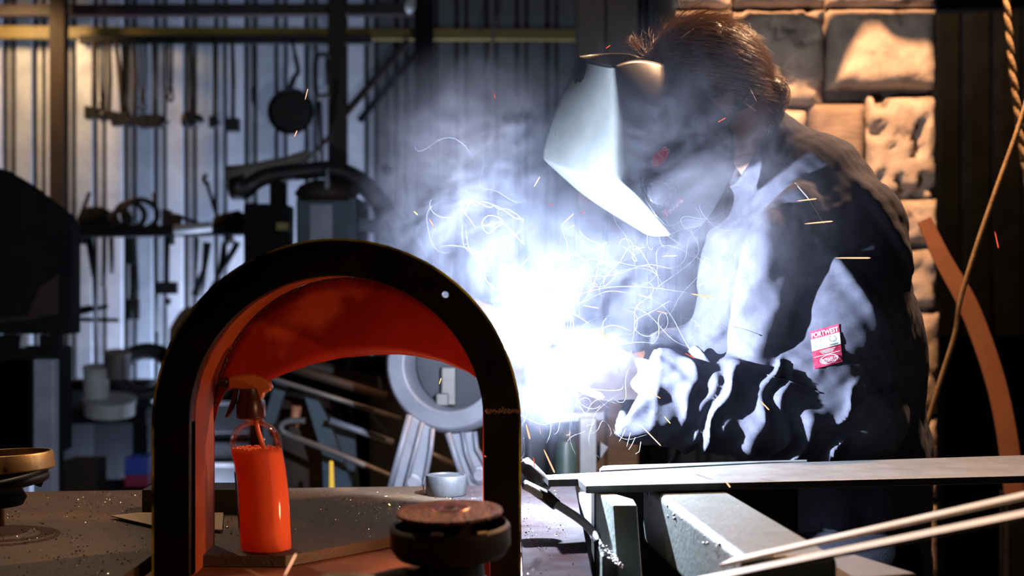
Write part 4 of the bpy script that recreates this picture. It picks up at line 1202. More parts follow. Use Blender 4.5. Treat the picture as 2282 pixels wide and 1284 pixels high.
def twisted(name, pts, r, m, par):
    """two-strand laid cord"""
    c = catmull(pts, 40); bm = NB()
    L_ = 0
    for s in (0, math.pi):
        q = []; L_ = 0
        for i, p in enumerate(c):
            if i: L_ += (c[i] - c[i - 1]).length
            a_, b_, _ = frame(c[min(i + 1, len(c) - 1)] - c[max(i - 1, 0)])
            ph = s + L_ / (r * 1.5)
            q.append(p + a_ * r * .24 * math.cos(ph) + b_ * r * .24 * math.sin(ph))
        tube(bm, q, r * .80, 8)
    return tag(from_bm(name, bm, m, par, smooth=True))
t = empty('thick_rope', W(2250, 0, 3.1), 'thick tan rope hanging down at the upper right corner', 'rope')
twisted('rope_body', [W(2240, -40, 3.1), W(2248, 60, 3.1), W(2256, 150, 3.1), W(2268, 250, 3.1), W(2281, 350, 3.1), W(2300, 470, 3.1)], .0085, M['rope'], t)
t = empty('thin_cane', W(2150, 650, 3.0), 'thin tan cane slanting down in front of the curved strap', 'cane')
poly_tube('cane_body', catmull([W(2310, 150, 3.0), W(2270, 285, 3.0), W(2225, 410, 3.0), W(2178, 545, 3.0), W(2140, 670, 3.0), W(2128, 745, 3.0), W(2095, 850, 3.0), W(2054, 985, 3.0), W(2020, 1100, 3.0)], 5), .0056, M['rope'], t)
t = empty('dark_cabinet', W(2200, 900, 5.4), 'dark cabinet in deep shadow at the right rear', 'cabinet')
bm = NB(); a = W(2100, 600, 5.5); box(bm, (a.x + .45, 5.7, .55), (.9, .4, 1.1)); from_bm('cabinet_body', bm, M['soot'], t, bevel=.01)
for k in range(2):
    bm = NB(); box(bm, (a.x + .24 + k * .43, 5.49, .56), (.40, .02, 1.0)); dd = from_bm('door', bm, M['soot'], t, bevel=.004)
    bm = NB(); box(bm, (a.x + .40 + k * .09, 5.475, .6), (.015, .02, .10)); from_bm('handle', bm, M['greypipe'], dd, bevel=.002)

# ------------------------------------------------------------------ implicit surfaces for the figure
def surface_nets(Fd, org, h):
    nx, ny, nz = Fd.shape
    ins = Fd < 0
    c = np.zeros((nx - 1, ny - 1, nz - 1), np.int8)
    offs = [(i, j, k) for i in (0, 1) for j in (0, 1) for k in (0, 1)]
    sl = lambda A, o: A[o[0]:nx - 1 + o[0], o[1]:ny - 1 + o[1], o[2]:nz - 1 + o[2]]
    for o in offs: c += sl(ins, o)
    act = (c > 0) & (c < 8)
    ii, jj, kk = np.nonzero(act)
    idx = -np.ones(act.shape, np.int64)
    idx[ii, jj, kk] = np.arange(len(ii))
    acc = np.zeros((len(ii), 3)); cnt = np.zeros(len(ii))
    vals = {o: Fd[ii + o[0], jj + o[1], kk + o[2]] for o in offs}
    for a in offs:
        for ax in range(3):
            if a[ax] == 0:
                b = list(a); b[ax] = 1; b = tuple(b)
                va, vb = vals[a], vals[b]
                m = (va < 0) != (vb < 0)
                t = np.where(m, va / np.where(m, va - vb, 1), 0)
                p = np.array(a, float)[None, :].repeat(len(ii), 0)
                p[:, ax] += t
                acc[m] += p[m]; cnt[m] += 1
    v = (np.stack([ii, jj, kk], 1) + acc / cnt[:, None]) * h + np.array(org)
    quads = []
    for ax in range(3):
        lo = [slice(1, -1)] * 3; hi = [slice(1, -1)] * 3
        lo[ax] = slice(0, -1); hi[ax] = slice(1, None)
        A, B = ins[tuple(lo)], ins[tuple(hi)]
        for s, mm in ((0, A & ~B), (1, ~A & B)):
            e = np.stack(np.nonzero(mm), 1)
            add = np.ones(3, int); add[ax] = 0
            e = e + add
            u_, w_ = [(1, 2), (2, 0), (0, 1)][ax]
            q = []
            for du, dw in ((-1, -1), (0, -1), (0, 0), (-1, 0)):
                f = e.copy(); f[:, u_] += du; f[:, w_] += dw
                q.append(idx[f[:, 0], f[:, 1], f[:, 2]])
            q = np.stack(q, 1)
            quads.append(q if s == 0 else q[:, ::-1])
    return v, np.concatenate(quads)


def sdf_mesh(name, fn, lo, hi, h, m, parent, smooth_it=1):
    lo, hi = np.array(lo), np.array(hi)
    n = np.ceil((hi - lo) / h).astype(int) + 1
    X, Y, Z = np.meshgrid(*[lo[i] + h * np.arange(n[i]) for i in range(3)], indexing='ij', sparse=False)
    D = fn(X.astype(np.float32), Y.astype(np.float32), Z.astype(np.float32))
    v, q = surface_nets(D, lo, h)
    me = bpy.data.meshes.new(name)
    me.vertices.add(len(v)); me.vertices.foreach_set('co', v.astype(np.float32).ravel())
    me.loops.add(len(q) * 4); me.loops.foreach_set('vertex_index', q.astype(np.int32).ravel())
    me.polygons.add(len(q)); me.polygons.foreach_set('loop_start', np.arange(0, len(q) * 4, 4, dtype=np.int32))
    me.update(calc_edges=True); me.validate()
    bm = bmesh.new(); bm.from_mesh(me)
    for _ in range(smooth_it): bmesh.ops.smooth_vert(bm, verts=bm.verts, factor=.5, use_axis_x=True, use_axis_y=True, use_axis_z=True)
    bm.to_mesh(me); bm.free()
    return link(name, me, m, parent, smooth=True)


def rc(X, Y, Z, a, b, ra, rb, ys=1.0, param=False):
    a, b = np.array(a, float), np.array(b, float)
    d = b - a
    yc = (Y - a[1]) / ys
    dy = d[1] / ys
    L2 = d[0] ** 2 + dy ** 2 + d[2] ** 2
    t = np.clip(((X - a[0]) * d[0] + yc * dy + (Z - a[2]) * d[2]) / L2, 0, 1)
    r = np.sqrt((X - a[0] - t * d[0]) ** 2 + (yc - t * dy) ** 2 + (Z - a[2] - t * d[2]) ** 2) - (ra + (rb - ra) * t)
    return (r, t) if param else r


def smin(a, b, k):
    h = np.clip(.5 + .5 * (b - a) / k, 0, 1)
    return b + (a - b) * h - k * h * (1 - h)


def smax(a, b, k): return -smin(-a, -b, k)


def chain(X, Y, Z, pts, k=.03, ys=1.0):
    d = None
    for (a, ra), (b, rb) in zip(pts[:-1], pts[1:]):
        e = rc(X, Y, Z, a, b, ra, rb, ys)
        d = e if d is None else smin(d, e, k)
    return d


def ell(X, Y, Z, c, r, axes=None):
    q = [X - c[0], Y - c[1], Z - c[2]]
    if axes is not None:
        q = [sum(q[i] * ax[i] for i in range(3)) for ax in axes]
    k = np.sqrt(sum((q[i] / r[i]) ** 2 for i in range(3)))
    return (k - 1) * min(r)


def wob(X, Y, Z, s, seed=0.0):
    return (np.sin(X * s * 1.0 + Z * s * .7 + seed) * np.sin(Y * s * 1.3 + X * s * .4 + seed * 2) + np.sin(Z * s * 1.1 - X * s * .8 + seed * 3 + 2 * np.sin(Y * s * .5))) * .5


YT = 2.52
w3 = lambda a, b, y: tuple(W(a, b, y))
TOR = [((1885, 1290), .140), ((1880, 1050), .142), ((1852, 780), .152), ((1822, 600), .145), ((1802, 480), .125), ((1775, 415), .098), ((1722, 352), .062)]
TOR = [(w3(a, b, YT), r) for (a, b), r in TOR]
ARM = [(w3(1915, 505, 2.42), .082), (w3(1880, 700, 2.38), .104), (w3(1872, 815, 2.37), .107)]
FORE_A, FORE_B = w3(1890, 930, 2.335), w3(1440, 882, 2.335)
FARM = [(w3(1770, 480, 2.64), .080), (w3(1650, 780, 2.67), .072), (w3(1400, 830, 2.46), .060)]
BACKFOLD = (1, 1)


def jacket_fn(X, Y, Z):
    t_ = chain(X, Y, Z, TOR, .04, 1.28)
    # slow vertical drapes over the back and flank
    t_ = t_ + .0055 * np.sin(X * 62 + 3.5 * np.sin(Z * 7) + Y * 20) * np.clip((1.35 - Z) * 4, 0, 1) + .004 * wob(X, Y, Z, 26, 1)
    a_ = chain(X, Y, Z, ARM, .03)
    # pull lines from the armpit down the sleeve
    ph = (X - ARM[0][0][0]) * 46 + (Z - ARM[0][0][2]) * 30
    a_ = a_ - .010 * np.maximum(0, np.sin(ph)) ** 3 * np.clip((Z - 1.22) * 12, 0, 1) - .003 * wob(X, Y, Z, 36, 4)
    f_, t = rc(X, Y, Z, FORE_A, FORE_B, .096, .080, 1.0, True)
    zc = FORE_A[2] + t * (FORE_B[2] - FORE_A[2])
    yc = FORE_A[1] + t * (FORE_B[1] - FORE_A[1])
    ang = np.arctan2(Z - zc, -(Y - yc))          # 0 faces the camera, + is up
    p = t * 7.2 + .95 * np.clip(ang, -1.6, 1.6) * (1.25 - 1.5 * t) + .42 * np.sin(ang * 2.3 + t * 9) + .22 * np.sin(X * 45 + Z * 60) + .35 * np.sin(t * 17)
    fr = p - np.floor(p)
    ridge = np.exp(-((fr - .5) / (.17 + .15 * t)) ** 2) * (.72 + .5 * np.sin(t * 31 + ang * 2))
    env = np.clip(t * 8, 0, 1) * np.clip((.93 - t) * 9, 0, 1)
    f_ = f_ - (.025 - .015 * t) * ridge * env + .007 * env
    f_ = f_ - .0035 * wob(X, Y, Z, 75, 5)
    cuffr = np.exp(-((t - .975) / .02) ** 2) * .003
    f_ = f_ - cuffr
    # the upper sleeve falls over the forearm as a soft overhanging fold
    hang = ell(X, Y, Z, w3(1765, 812, 2.33), (.072, .055, .030), [(.94, 0, -.34), (0, 1, 0), (.34, 0, .94)])
    arm = smin(a_, hang, .05)
    arm = smin(arm, f_, .012)
    fa = chain(X, Y, Z, FARM, .03) + .004 * wob(X, Y, Z, 40, 2)
    # chest pocket flap and front placket, standing slightly proud and facing the arc
    pl = rc(X, Y, Z, w3(1715, 560, 2.325), w3(1690, 770, 2.325), .045, .052, .9)
    pl2 = rc(X, Y, Z, w3(1770, 455, 2.345), w3(1715, 560, 2.325), .030, .045, .9)
    pl = smin(pl, rc(X, Y, Z, w3(1650, 560, 2.50), w3(1625, 740, 2.50), .06, .07, 1.6), .04)
    pl = smin(pl, pl2, .03) - .004 * np.sin(X * 85 - Z * 28 + 1.5 * np.sin(Z * 22)) - .003 * wob(X, Y, Z, 60, 6)
    tb = smin(t_, pl, .045)
    d = smin(tb, arm, .012)
    d = smin(d, fa, .03)
    # stand-up collar
    cr = np.abs(rc(X, Y, Z, w3(1745, 385, YT), w3(1668, 318, YT - .03), .080, .074, 1.05)) - .006
    d = smin(d, np.maximum(cr, -(Z - W(0, 420, YT).z)), .012)
    # openings: cuff, neck, hem
    ci = rc(X, Y, Z, tuple(np.array(FORE_A) * .13 + np.array(FORE_B) * .87), tuple(np.array(FORE_B) * 1.6 - np.array(FORE_A) * .6), .050, .084)
    d = smax(d, -ci, .006)
    ax = np.array(FORE_B) - np.array(FORE_A); ax /= np.linalg.norm(ax)
    tilt = (ax[0], ax[1], ax[2] + .42)
    pc_ = np.array(FORE_B) + ax * .022
    d = smax(d, ((X - pc_[0]) * tilt[0] + (Y - pc_[1]) * tilt[1] + (Z - pc_[2]) * tilt[2]) * .9, .004) if True else d
    nk = rc(X, Y, Z, w3(1712, 340, YT), w3(1610, 262, YT - .04), .060, .078, 1.0)
    d = smax(d, -nk, .006)
    d = np.maximum(d, .80 - Z)
    return d + .0012 * wob(X, Y, Z, 150, 3)


# head frame: the face looks down to the lower left
HC = np.array(w3(1567, 196, 2.455))
ha = math.radians(30)
hf = np.array((-math.cos(ha), -.10, -math.sin(ha))); hf /= np.linalg.norm(hf)
hu = np.array((-math.sin(ha), 0, math.cos(ha))); hu -= hf * hu.dot(hf); hu /= np.linalg.norm(hu)
hs = np.cross(hu, hf)                      # side axis
HX = (hf, hs, hu)
hp = lambda a, s, u: tuple(HC + hf * a + hs * s + hu * u)


def head_fn(X, Y, Z):
    d = ell(X, Y, Z, HC, (.100, .078, .104), HX)
    d = smin(d, ell(X, Y, Z, hp(.045, 0, -.060), (.056, .058, .075), HX), .035)
    d = smin(d, ell(X, Y, Z, hp(.068, 0, -.112), (.028, .030, .022), HX), .03)      # chin
    d = smin(d, rc(X, Y, Z, hp(.100, 0, -.005), hp(.118, 0, -.045), .008, .014), .012)  # nose
    for s in (-1, 1):
        d = smax(d, -ell(X, Y, Z, hp(.102, s * .033, -.008), (.018, .020, .013), HX), .012)
        d = smin(d, ell(X, Y, Z, hp(.084, s * .033, -.010), (.015, .015, .013), HX), .003)
        d = smin(d, ell(X, Y, Z, hp(-.005, s * .080, -.030), (.018, .009, .031), HX), .006)
    for z in (-.078, -.090): d = smin(d, ell(X, Y, Z, hp(.096, 0, z), (.012, .024, .006), HX), .006)
    return d


def finger(X, Y, Z, root, pts, r):
    d = None
    a = root
    for b in pts:
        e = rc(X, Y, Z, a, b, r, r * .93); d = e if d is None else np.minimum(d, e)
        a = b
    return d


# hand of the near arm, closed on the electrode holder
HB = np.array(w3(1352, 832, 2.37))              # centre of the palm
GD = np.array((-.985, .02, .17))                # forearm direction
GD /= np.linalg.norm(GD)
HOLD = np.array(ARC) - np.array(w3(1330, 812, 2.335)); HL = np.linalg.norm(HOLD); HOLD /= HL
HP0 = np.array(w3(1335, 815, 2.335))            # point of the handle inside the fist


def hand_fn(X, Y, Z, o=0.0):
    up = np.array((0, -.25, .97))
    d = rc(X, Y, Z, tuple(HB - GD * .075), tuple(HB - GD * .01), .030 + o, .036 + o)
    d = smin(d, ell(X, Y, Z, tuple(HB + GD * .012), (.048 + o, .024 + o, .040 + o)), .02)
    # four fingers wrap over the handle, one beside the other, shorter towards the little finger
    side = HOLD
    perp = np.cross(HOLD, (0, 0, 1)); perp /= np.linalg.norm(perp)
    for i, L_ in enumerate((.92, 1.0, .95, .80)):
        c = HP0 + side * (.034 - .0225 * i)
        k = c + np.array((0, .020, .024)) * L_
        p1 = c + np.array((0, -.010, .030)) * L_
        p2 = c + np.array((0, -.031, .008)) * L_
        p3 = c + np.array((0, -.020, -.016)) * L_
        d = smin(d, finger(X, Y, Z, tuple(k), [tuple(p1), tuple(p2), tuple(p3)], .0092 + o * .6), .004)
        d = smin(d, rc(X, Y, Z, tuple(HB + side * (.015 - .018 * i) + np.array((0, .0, .012))), tuple(k), .013 + o, .011 + o), .008)
    th0 = HB + np.array((.004, -.024, -.018)); th1 = HP0 + side * .030 + np.array((0, -.026, -.026)); th2 = HP0 + side * .058 + np.array((0, -.016, -.016))
    d = smin(d, rc(X, Y, Z, tuple(th0), tuple(th1), .015 + o, .0115 + o), .010)
    d = smin(d, rc(X, Y, Z, tuple(th1), tuple(th2), .0115 + o, .0095 + o), .003)
    return d


FH = np.array(w3(1330, 812, 2.40))               # far hand, steadying the wrist


def far_hand_fn(X, Y, Z, o=0.0):
    d = rc(X, Y, Z, w3(1400, 830, 2.455), tuple(FH), .028 + o, .034 + o)
    for i, L_ in enumerate((.9, 1, .95, .78)):
        k = FH + np.array((-.012, -.02, .030 - .019 * i))
        p1 = k + np.array((-.032, -.014, .003)) * L_; p2 = p1 + np.array((-.016, -.022, -.004)) * L_
        d = smin(d, finger(X, Y, Z, tuple(FH + np.array((0, 0, .022 - .014 * i))), [tuple(k), tuple(p1), tuple(p2)], .0092 + o * .6), .004)
    k = FH + np.array((.0, -.03, .034)); d = smin(d, finger(X, Y, Z, tuple(FH), [tuple(k), tuple(k + np.array((-.03, -.016, .01)))], .0105 + o), .006)
    return d


def body_fn(X, Y, Z):
    d = head_fn(X, Y, Z)
    d = smin(d, rc(X, Y, Z, hp(-.03, 0, -.055), w3(1745, 390, YT), .054, .060), .03)
    tor = [(p, r - .035) for p, r in TOR[:-1]]
    d = smin(d, chain(X, Y, Z, tor, .04, 1.28), .04)
    d = smin(d, chain(X, Y, Z, [(ARM[0][0], .055), (ARM[2][0], .046)], .03), .03)
    d = smin(d, rc(X, Y, Z, FORE_A, tuple(HB - GD * .07), .043, .029), .02)
    d = smin(d, chain(X, Y, Z, [(FARM[0][0], .055), (FARM[1][0], .044), (FARM[2][0], .030)], .03), .03)
    for s, x2 in ((2.36, .0), (2.58, -.05)):
        d = smin(d, chain(X, Y, Z, [((.575, s, .82), .085), ((.53 + x2, s, .47), .055), ((.60 + x2, s, .09), .036)], .02), .04)
        d = smin(d, rc(X, Y, Z, (.62 + x2, s, .05), (.43 + x2, s, .035), .036, .030), .02)
    return d


head_box = (HC - .17, HC + .16)
person = sdf_mesh('person', body_fn, (.05, 2.05, 0.0), (.80, 2.80, 1.80), .0075, M['skin'], None)
tag(person, 'welder in a dark navy jacket and grey helmet, bent over the bright arc', 'person')
# moving the origin to the feet keeps the figure one body
jacket = sdf_mesh('jacket', jacket_fn, (.10, 2.07, .79), (.84, 2.84, 1.62), .0042, M['denim'], person, 1)


def trousers_fn(X, Y, Z):
    d = chain(X, Y, Z, [(TOR[0][0], .120), ((.58, 2.47, .84), .120)], .03, 1.2)
    for s, x2 in ((2.36, .0), (2.58, -.05)):
        d = smin(d, chain(X, Y, Z, [((.575, s, .80), .105), ((.53 + x2, s, .47), .080), ((.595 + x2, s, .12), .070)], .03), .04)
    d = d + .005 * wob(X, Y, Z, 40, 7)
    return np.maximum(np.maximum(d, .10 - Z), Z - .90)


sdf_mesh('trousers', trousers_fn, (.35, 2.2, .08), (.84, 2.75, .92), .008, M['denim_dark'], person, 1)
for s, x2 in ((2.36, .0), (2.58, -.05)):
    def boot_fn(X, Y, Z, s=s, x2=x2):
        d = rc(X, Y, Z, (.62 + x2, s, .05), (.40 + x2, s, .04), .050, .043)
        d = smin(d, rc(X, Y, Z, (.605 + x2, s, .06), (.60 + x2, s, .15), .050, .055), .03)
        return np.maximum(d, .002 - Z)
    sdf_mesh('boot', boot_fn, (.33 + x2, s - .08, -.004), (.72 + x2, s + .08, .22), .006, M['boot'], person, 1)
hb0, hb1 = HB - .13, HB + .11
sdf_mesh('glove', lambda X, Y, Z: hand_fn(X, Y, Z, .003), hb0, hb1, .003, M['glove'], person, 1)
sdf_mesh('glove', lambda X, Y, Z: far_hand_fn(X, Y, Z, .003), FH - .10, FH + np.array((.16, .12, .10)), .0035, M['glove'], person, 1)

# ------------------------------------------------------------------ hair
def hair_fn(X, Y, Z):
    d = ell(X, Y, Z, hp(-.010, 0, .006), (.108, .094, .112), HX)
    # hairline: keep it off the face
    q = (X - HC[0]) * hf[0] + (Y - HC[1]) * hf[1] + (Z - HC[2]) * hf[2]
    u_ = (X - HC[0]) * hu[0] + (Y - HC[1]) * hu[1] + (Z - HC[2]) * hu[2]
    d = smax(d, q - .035 - .55 * u_, .02)
    d = smax(d, -u_ - .075 - .3 * q * 0, .02)
    d = smin(d, ell(X, Y, Z, w3(1718, 214, 2.455), (.028, .028, .034)), .012)
    return d + .0018 * wob(X, Y, Z, 160, 2)


hair = sdf_mesh('hair', hair_fn, HC - .16, HC + np.array((.19, .14, .16)), .0045, M['hair'], person, 1)
BUN = np.array(w3(1720, 212, 2.455))
tie = np.array(w3(1693, 208, 2.455))
strands = []
NS = 5200
r0 = np.array((.108, .094, .112))
hc2 = np.array(hp(-.010, 0, .006))
for i in range(NS):
    v = rng.normal(size=3); v /= np.linalg.norm(v)
    q = np.array((v[0] * r0[0], v[1] * r0[1], v[2] * r0[2]))
    if q[0] > .030 + .55 * q[2] or q[2] < -.06: continue
    p = hc2 + hf * q[0] + hs * q[1] + hu * q[2]
    # comb towards the tie at the nape, along the skull
    pts = []
    cur = p.copy()
    steps = 7
    stepL = .006 + .005 * rng.random()
    lift = .0007 + .0022 * rng.random() ** 2
    fly = rng.random() < .05
    jit = rng.normal(size=3) * (.12 if not fly else .9)
    for s in range(steps):
        pts.append(cur.copy())
        dirv = tie - cur; dirv /= np.linalg.norm(dirv) + 1e-6
        loc = cur - hc2
        n_ = hf * (loc.dot(hf) / r0[0] ** 2) + hs * (loc.dot(hs) / r0[1] ** 2) + hu * (loc.dot(hu) / r0[2] ** 2)
        n_ /= np.linalg.norm(n_)
        dirv = dirv - n_ * dirv.dot(n_) + jit * .5 + n_ * (.10 + (.45 if fly else 0))
        dirv /= np.linalg.norm(dirv)
        cur = cur + dirv * stepL
        # keep just above the skull
        loc = cur - hc2
        k_ = math.sqrt((loc.dot(hf) / r0[0]) ** 2 + (loc.dot(hs) / r0[1]) ** 2 + (loc.dot(hu) / r0[2]) ** 2)
        mn = 1 + (lift + .0004 * s) / .1
        if k_ < mn: cur = hc2 + loc * (mn / k_)
    strands.append(pts)
for i in range(650):       # curly bun and forelock
    v = rng.normal(size=3); v /= np.linalg.norm(v)
    p = BUN + v * np.array((.027, .027, .032)); cur = p.copy(); pts = []
    t0 = np.cross(v, rng.normal(size=3)); t0 /= np.linalg.norm(t0)
    for s in range(7):
        pts.append(cur.copy()); cur = cur + t0 * .005 + v * .0012; t0 = t0 + .5 * np.cross(t0, v) * (1 if i % 2 else -1) - v * .18; t0 /= np.linalg.norm(t0)
    strands.append(pts)
for i in range(130):
    p = np.array(w3(1408 + 20 * rng.random(), 100 + 14 * rng.random(), 2.42 + .07 * rng.random())); cur = p.copy(); pts = []
    dv = np.array((-.25 + .5 * rng.normal() * .5, rng.normal() * .3, 1.0)) ; dv /= np.linalg.norm(dv)
    cv = rng.normal(size=3) * .5
    for s in range(7):
        pts.append(cur.copy()); cur = cur + dv * .0038; dv = dv + cv * .35; dv /= np.linalg.norm(dv)
    strands.append(pts)
for i in range(70):        # loose wisps at the nape
    p = np.array(w3(1690 + 30 * rng.random(), 215 + 75 * rng.random(), 2.40 + .08 * rng.random())); cur = p.copy(); pts = []
    dv = np.array((.3 + .4 * rng.normal(), -.3 + rng.normal() * .3, -.4)); dv /= np.linalg.norm(dv)
    for s in range(7):
        pts.append(cur.copy()); cur = cur + dv * .003
    strands.append(pts)
hc_ = bpy.data.hair_curves.new('hair_strands')
hc_.add_curves([7] * len(strands))
pos = np.array(strands, np.float32).reshape(-1)
hc_.position_data.foreach_set('vector', pos) if hasattr(hc_, 'position_data') else hc_.attributes['position'].data.foreach_set('vector', pos)
ra_ = hc_.attributes.get('radius') or hc_.attributes.new('radius', 'FLOAT', 'POINT')
ra_.data.foreach_set('value', np.tile(np.array([.00026, .00026, .00025, .00023, .0002, .00016, .0001], np.float32), len(strands)))
hc_.materials.append(M['strand'])
ho = bpy.data.objects.new('hair_strands', hc_); COL.objects.link(ho); ho.parent = hair
tag(ho, kind='stuff')

# ------------------------------------------------------------------ welding helmet
helm = empty('welding_helmet', w3(1470, 330, 2.42), 'grey plastic welding helmet with red stickers and a side dial, lit from below', 'welding helmet')
RY = (2.375, 2.318, 2.278, 2.255, 2.335, 2.43)
def rowp(lst): return [W(p[0], p[1], RY[i] if i < 6 else p[2]) for i, p in enumerate(lst)]
rows = [
    rowp([(1500, 150, 2.345), (1440, 134, 2.325), (1400, 134, 2.315), (1366, 148, 2.315), (1340, 143, 2.37), (1314, 134, 2.44), (1290, 126, 2.515), (1330, 120, 2.57), (1440, 116, 2.585)]),
    rowp([(1560, 200, 2.345), (1485, 190, 2.310), (1425, 190, 2.297), (1369, 200, 2.292), (1330, 200, 2.35), (1290, 196, 2.43), (1258, 190, 2.515), (1310, 180, 2.585), (1440, 176, 2.605)]),
    rowp([(1628, 270, 2.355), (1540, 265, 2.300), (1450, 265, 2.285), (1372, 272, 2.277), (1320, 278, 2.34), (1268, 270, 2.425), (1230, 262, 2.515), (1290, 250, 2.59), (1440, 240, 2.615)]),
    rowp([(1640, 335, 2.365), (1560, 335, 2.298), (1455, 335, 2.280), (1368, 342, 2.270), (1310, 352, 2.335), (1250, 342, 2.42), (1211, 322, 2.51), (1275, 310, 2.585), (1440, 300, 2.615)]),
    rowp([(1630, 385, 2.370), (1560, 385, 2.300), (1462, 385, 2.278), (1366, 402, 2.268), (1308, 392, 2.335), (1248, 374, 2.42), (1208, 352, 2.51), (1275, 350, 2.58), (1440, 350, 2.61)]),
    rowp([(1612, 425, 2.370), (1560, 430, 2.305), (1482, 425, 2.276), (1408, 430, 2.268), (1345, 423, 2.33), (1290, 410, 2.40), (1256, 396, 2.49), (1320, 395, 2.56), (1450, 395, 2.60)]),
    rowp([(1590, 465, 2.370), (1555, 470, 2.31), (1500, 465, 2.276), (1446, 472, 2.270), (1385, 468, 2.33), (1335, 458, 2.40), (1310, 444, 2.48), (1365, 440, 2.55), (1460, 440, 2.585)]),
    rowp([(1560, 505, 2.370), (1540, 508, 2.32), (1518, 512, 2.282), (1492, 524, 2.276), (1455, 527, 2.33), (1432, 518, 2.40), (1420, 505, 2.47), (1440, 500, 2.53), (1490, 490, 2.56)]),
]
bm = NB()
gv = [[bm.verts.new(p) for p in r] for r in rows]
for i in range(len(gv) - 1):
    for k in range(len(gv[0]) - 1):
        bm.faces.new((gv[i][k], gv[i][k + 1], gv[i + 1][k + 1], gv[i + 1][k]))
cl = bm.edges.layers.float.new('crease_edge')
bm.edges.ensure_lookup_table()
def crease(a, b, v):
    e = bm.edges.get((a, b))
    if e: e[cl] = v
for i in range(len(gv) - 1):
    crease(gv[i][3], gv[i + 1][3], .55)
    crease(gv[i][6], gv[i + 1][6], .5)
for k in range(3, 6): crease(gv[4][k], gv[4][k + 1], .75)
bmesh.ops.recalc_face_normals(bm, faces=bm.faces)
me = bpy.data.meshes.new('helmet_shell'); bm.to_mesh(me); bm.free()
sh = link('helmet_shell', me, M['shell'], helm, smooth=True)
s_ = sh.modifiers.new('s', 'SUBSURF'); s_.levels = s_.render_levels = 3
s2_ = sh.modifiers.new('t', 'SOLIDIFY'); s2_.thickness = .0035; s2_.offset = 0
bpy.context.view_layer.update()
from mathutils.bvhtree import BVHTree
bv = BVHTree.FromObject(sh, bpy.context.evaluated_depsgraph_get())
CAMP = Vector((0, 0, H))
def hit(bvh, px, py):
    d = (W(px, py, 2) - CAMP).normalized()
    r = bvh.ray_cast(CAMP, d)
    return (r[0], r[1]) if r[0] is not None else (W(px, py, 2.28), Vector((0, -1, 0)))


def decal(name, outline, m, par, bvh, off=.0006, res=10):
    """flat printed patch laid on a curved surface: outline given as photo points of its four corners"""
    bm = NB(); g = []
    (a, b, c, d) = outline
    for j in range(res + 1):
        r = []
        for i in range(res + 1):
            u, v = i / res, j / res
            px = (a[0] * (1 - u) + b[0] * u) * (1 - v) + (d[0] * (1 - u) + c[0] * u) * v
            py = (a[1] * (1 - u) + b[1] * u) * (1 - v) + (d[1] * (1 - u) + c[1] * u) * v
            p, n = hit(bvh, px, py)
            r.append(bm.verts.new(p + (CAMP - p).normalized() * off))
        g.append(r)
    for j in range(res):
        for i in range(res): bm.faces.new((g[j][i], g[j + 1][i], g[j + 1][i + 1], g[j][i + 1]))
    return from_bm(name, bm, m, par, smooth=True)


def text_decal(name, s, outline, m, par, bvh, off=.0012, shear=0, bold=.0):
    """lettering fitted in a quadrilateral on the surface"""
    cu = bpy.data.curves.new(name, 'FONT'); cu.body = s; cu.resolution_u = 3; cu.offset = bold
    to = bpy.data.objects.new('t', cu); COL.objects.link(to)
    bpy.context.view_layer.update()
    me = bpy.data.meshes.new_from_object(to.evaluated_get(bpy.context.evaluated_depsgraph_get()))
    bpy.data.objects.remove(to)
    co = np.array([v.co[:2] for v in me.vertices])
    lo, hi = co.min(0), co.max(0)
    uv = (co - lo) / (hi - lo)
    (a, b, c, d) = [np.array(p, float) for p in outline]
    for v, (u, w) in zip(me.vertices, uv):
        w = 1 - w
        p2 = (a * (1 - u) + b * u) * (1 - w) + (d * (1 - u) + c * u) * w
        p, n = hit(bvh, *p2)
        v.co = p + (CAMP - p).normalized() * off
    me.name = name
    me.materials.clear()
    return link(name, me, m, par)


def oval(name, c, rx, ry, rot, m, par, bvh, off=.0006, hole=0.0, n=36):
    bm = NB(); R0, R1 = [], []
    cc, ss = math.cos(rot), math.sin(rot)
    for k in range(n):
        a = 2 * math.pi * k / n
        for R, s in ((R0, 1), (R1, hole)):
            x, y = rx * math.cos(a) * s, ry * math.sin(a) * s
            if s == 0: continue
            p, _ = hit(bvh, c[0] + x * cc - y * ss, c[1] + x * ss + y * cc)
            R.append(bm.verts.new(p + (CAMP - p).normalized() * off))
    if hole:
        for k in range(n): bm.faces.new((R0[k], R1[k], R1[(k + 1) % n], R0[(k + 1) % n]))
    else:
        bm.faces.new(R0[::-1])
    return from_bm(name, bm, m, par)


# stickers and lettering
oval('oval_sticker', (1471, 352), 25, 14, -.86, M['label_red'], helm, bv)
oval('sticker_ring', (1471, 352), 22, 12, -.86, mat('pink_print', (.75, .25, .30), None, .6), helm, bv, .0011, .93)
text_decal('lettering', '913', [(1449, 361), (1482, 324), (1495, 336), (1462, 373)], mat('pink_digits', (.80, .30, .36), None, .6), helm, bv, .0012)
decal('name_sticker', [(1474, 474), (1516, 438), (1524, 448), (1483, 486)], M['label_red'], helm, bv)
text_decal('lettering', 'TooLine', [(1477, 474), (1517, 441), (1523, 449), (1484, 483)], M['white'], helm, bv, .0012)
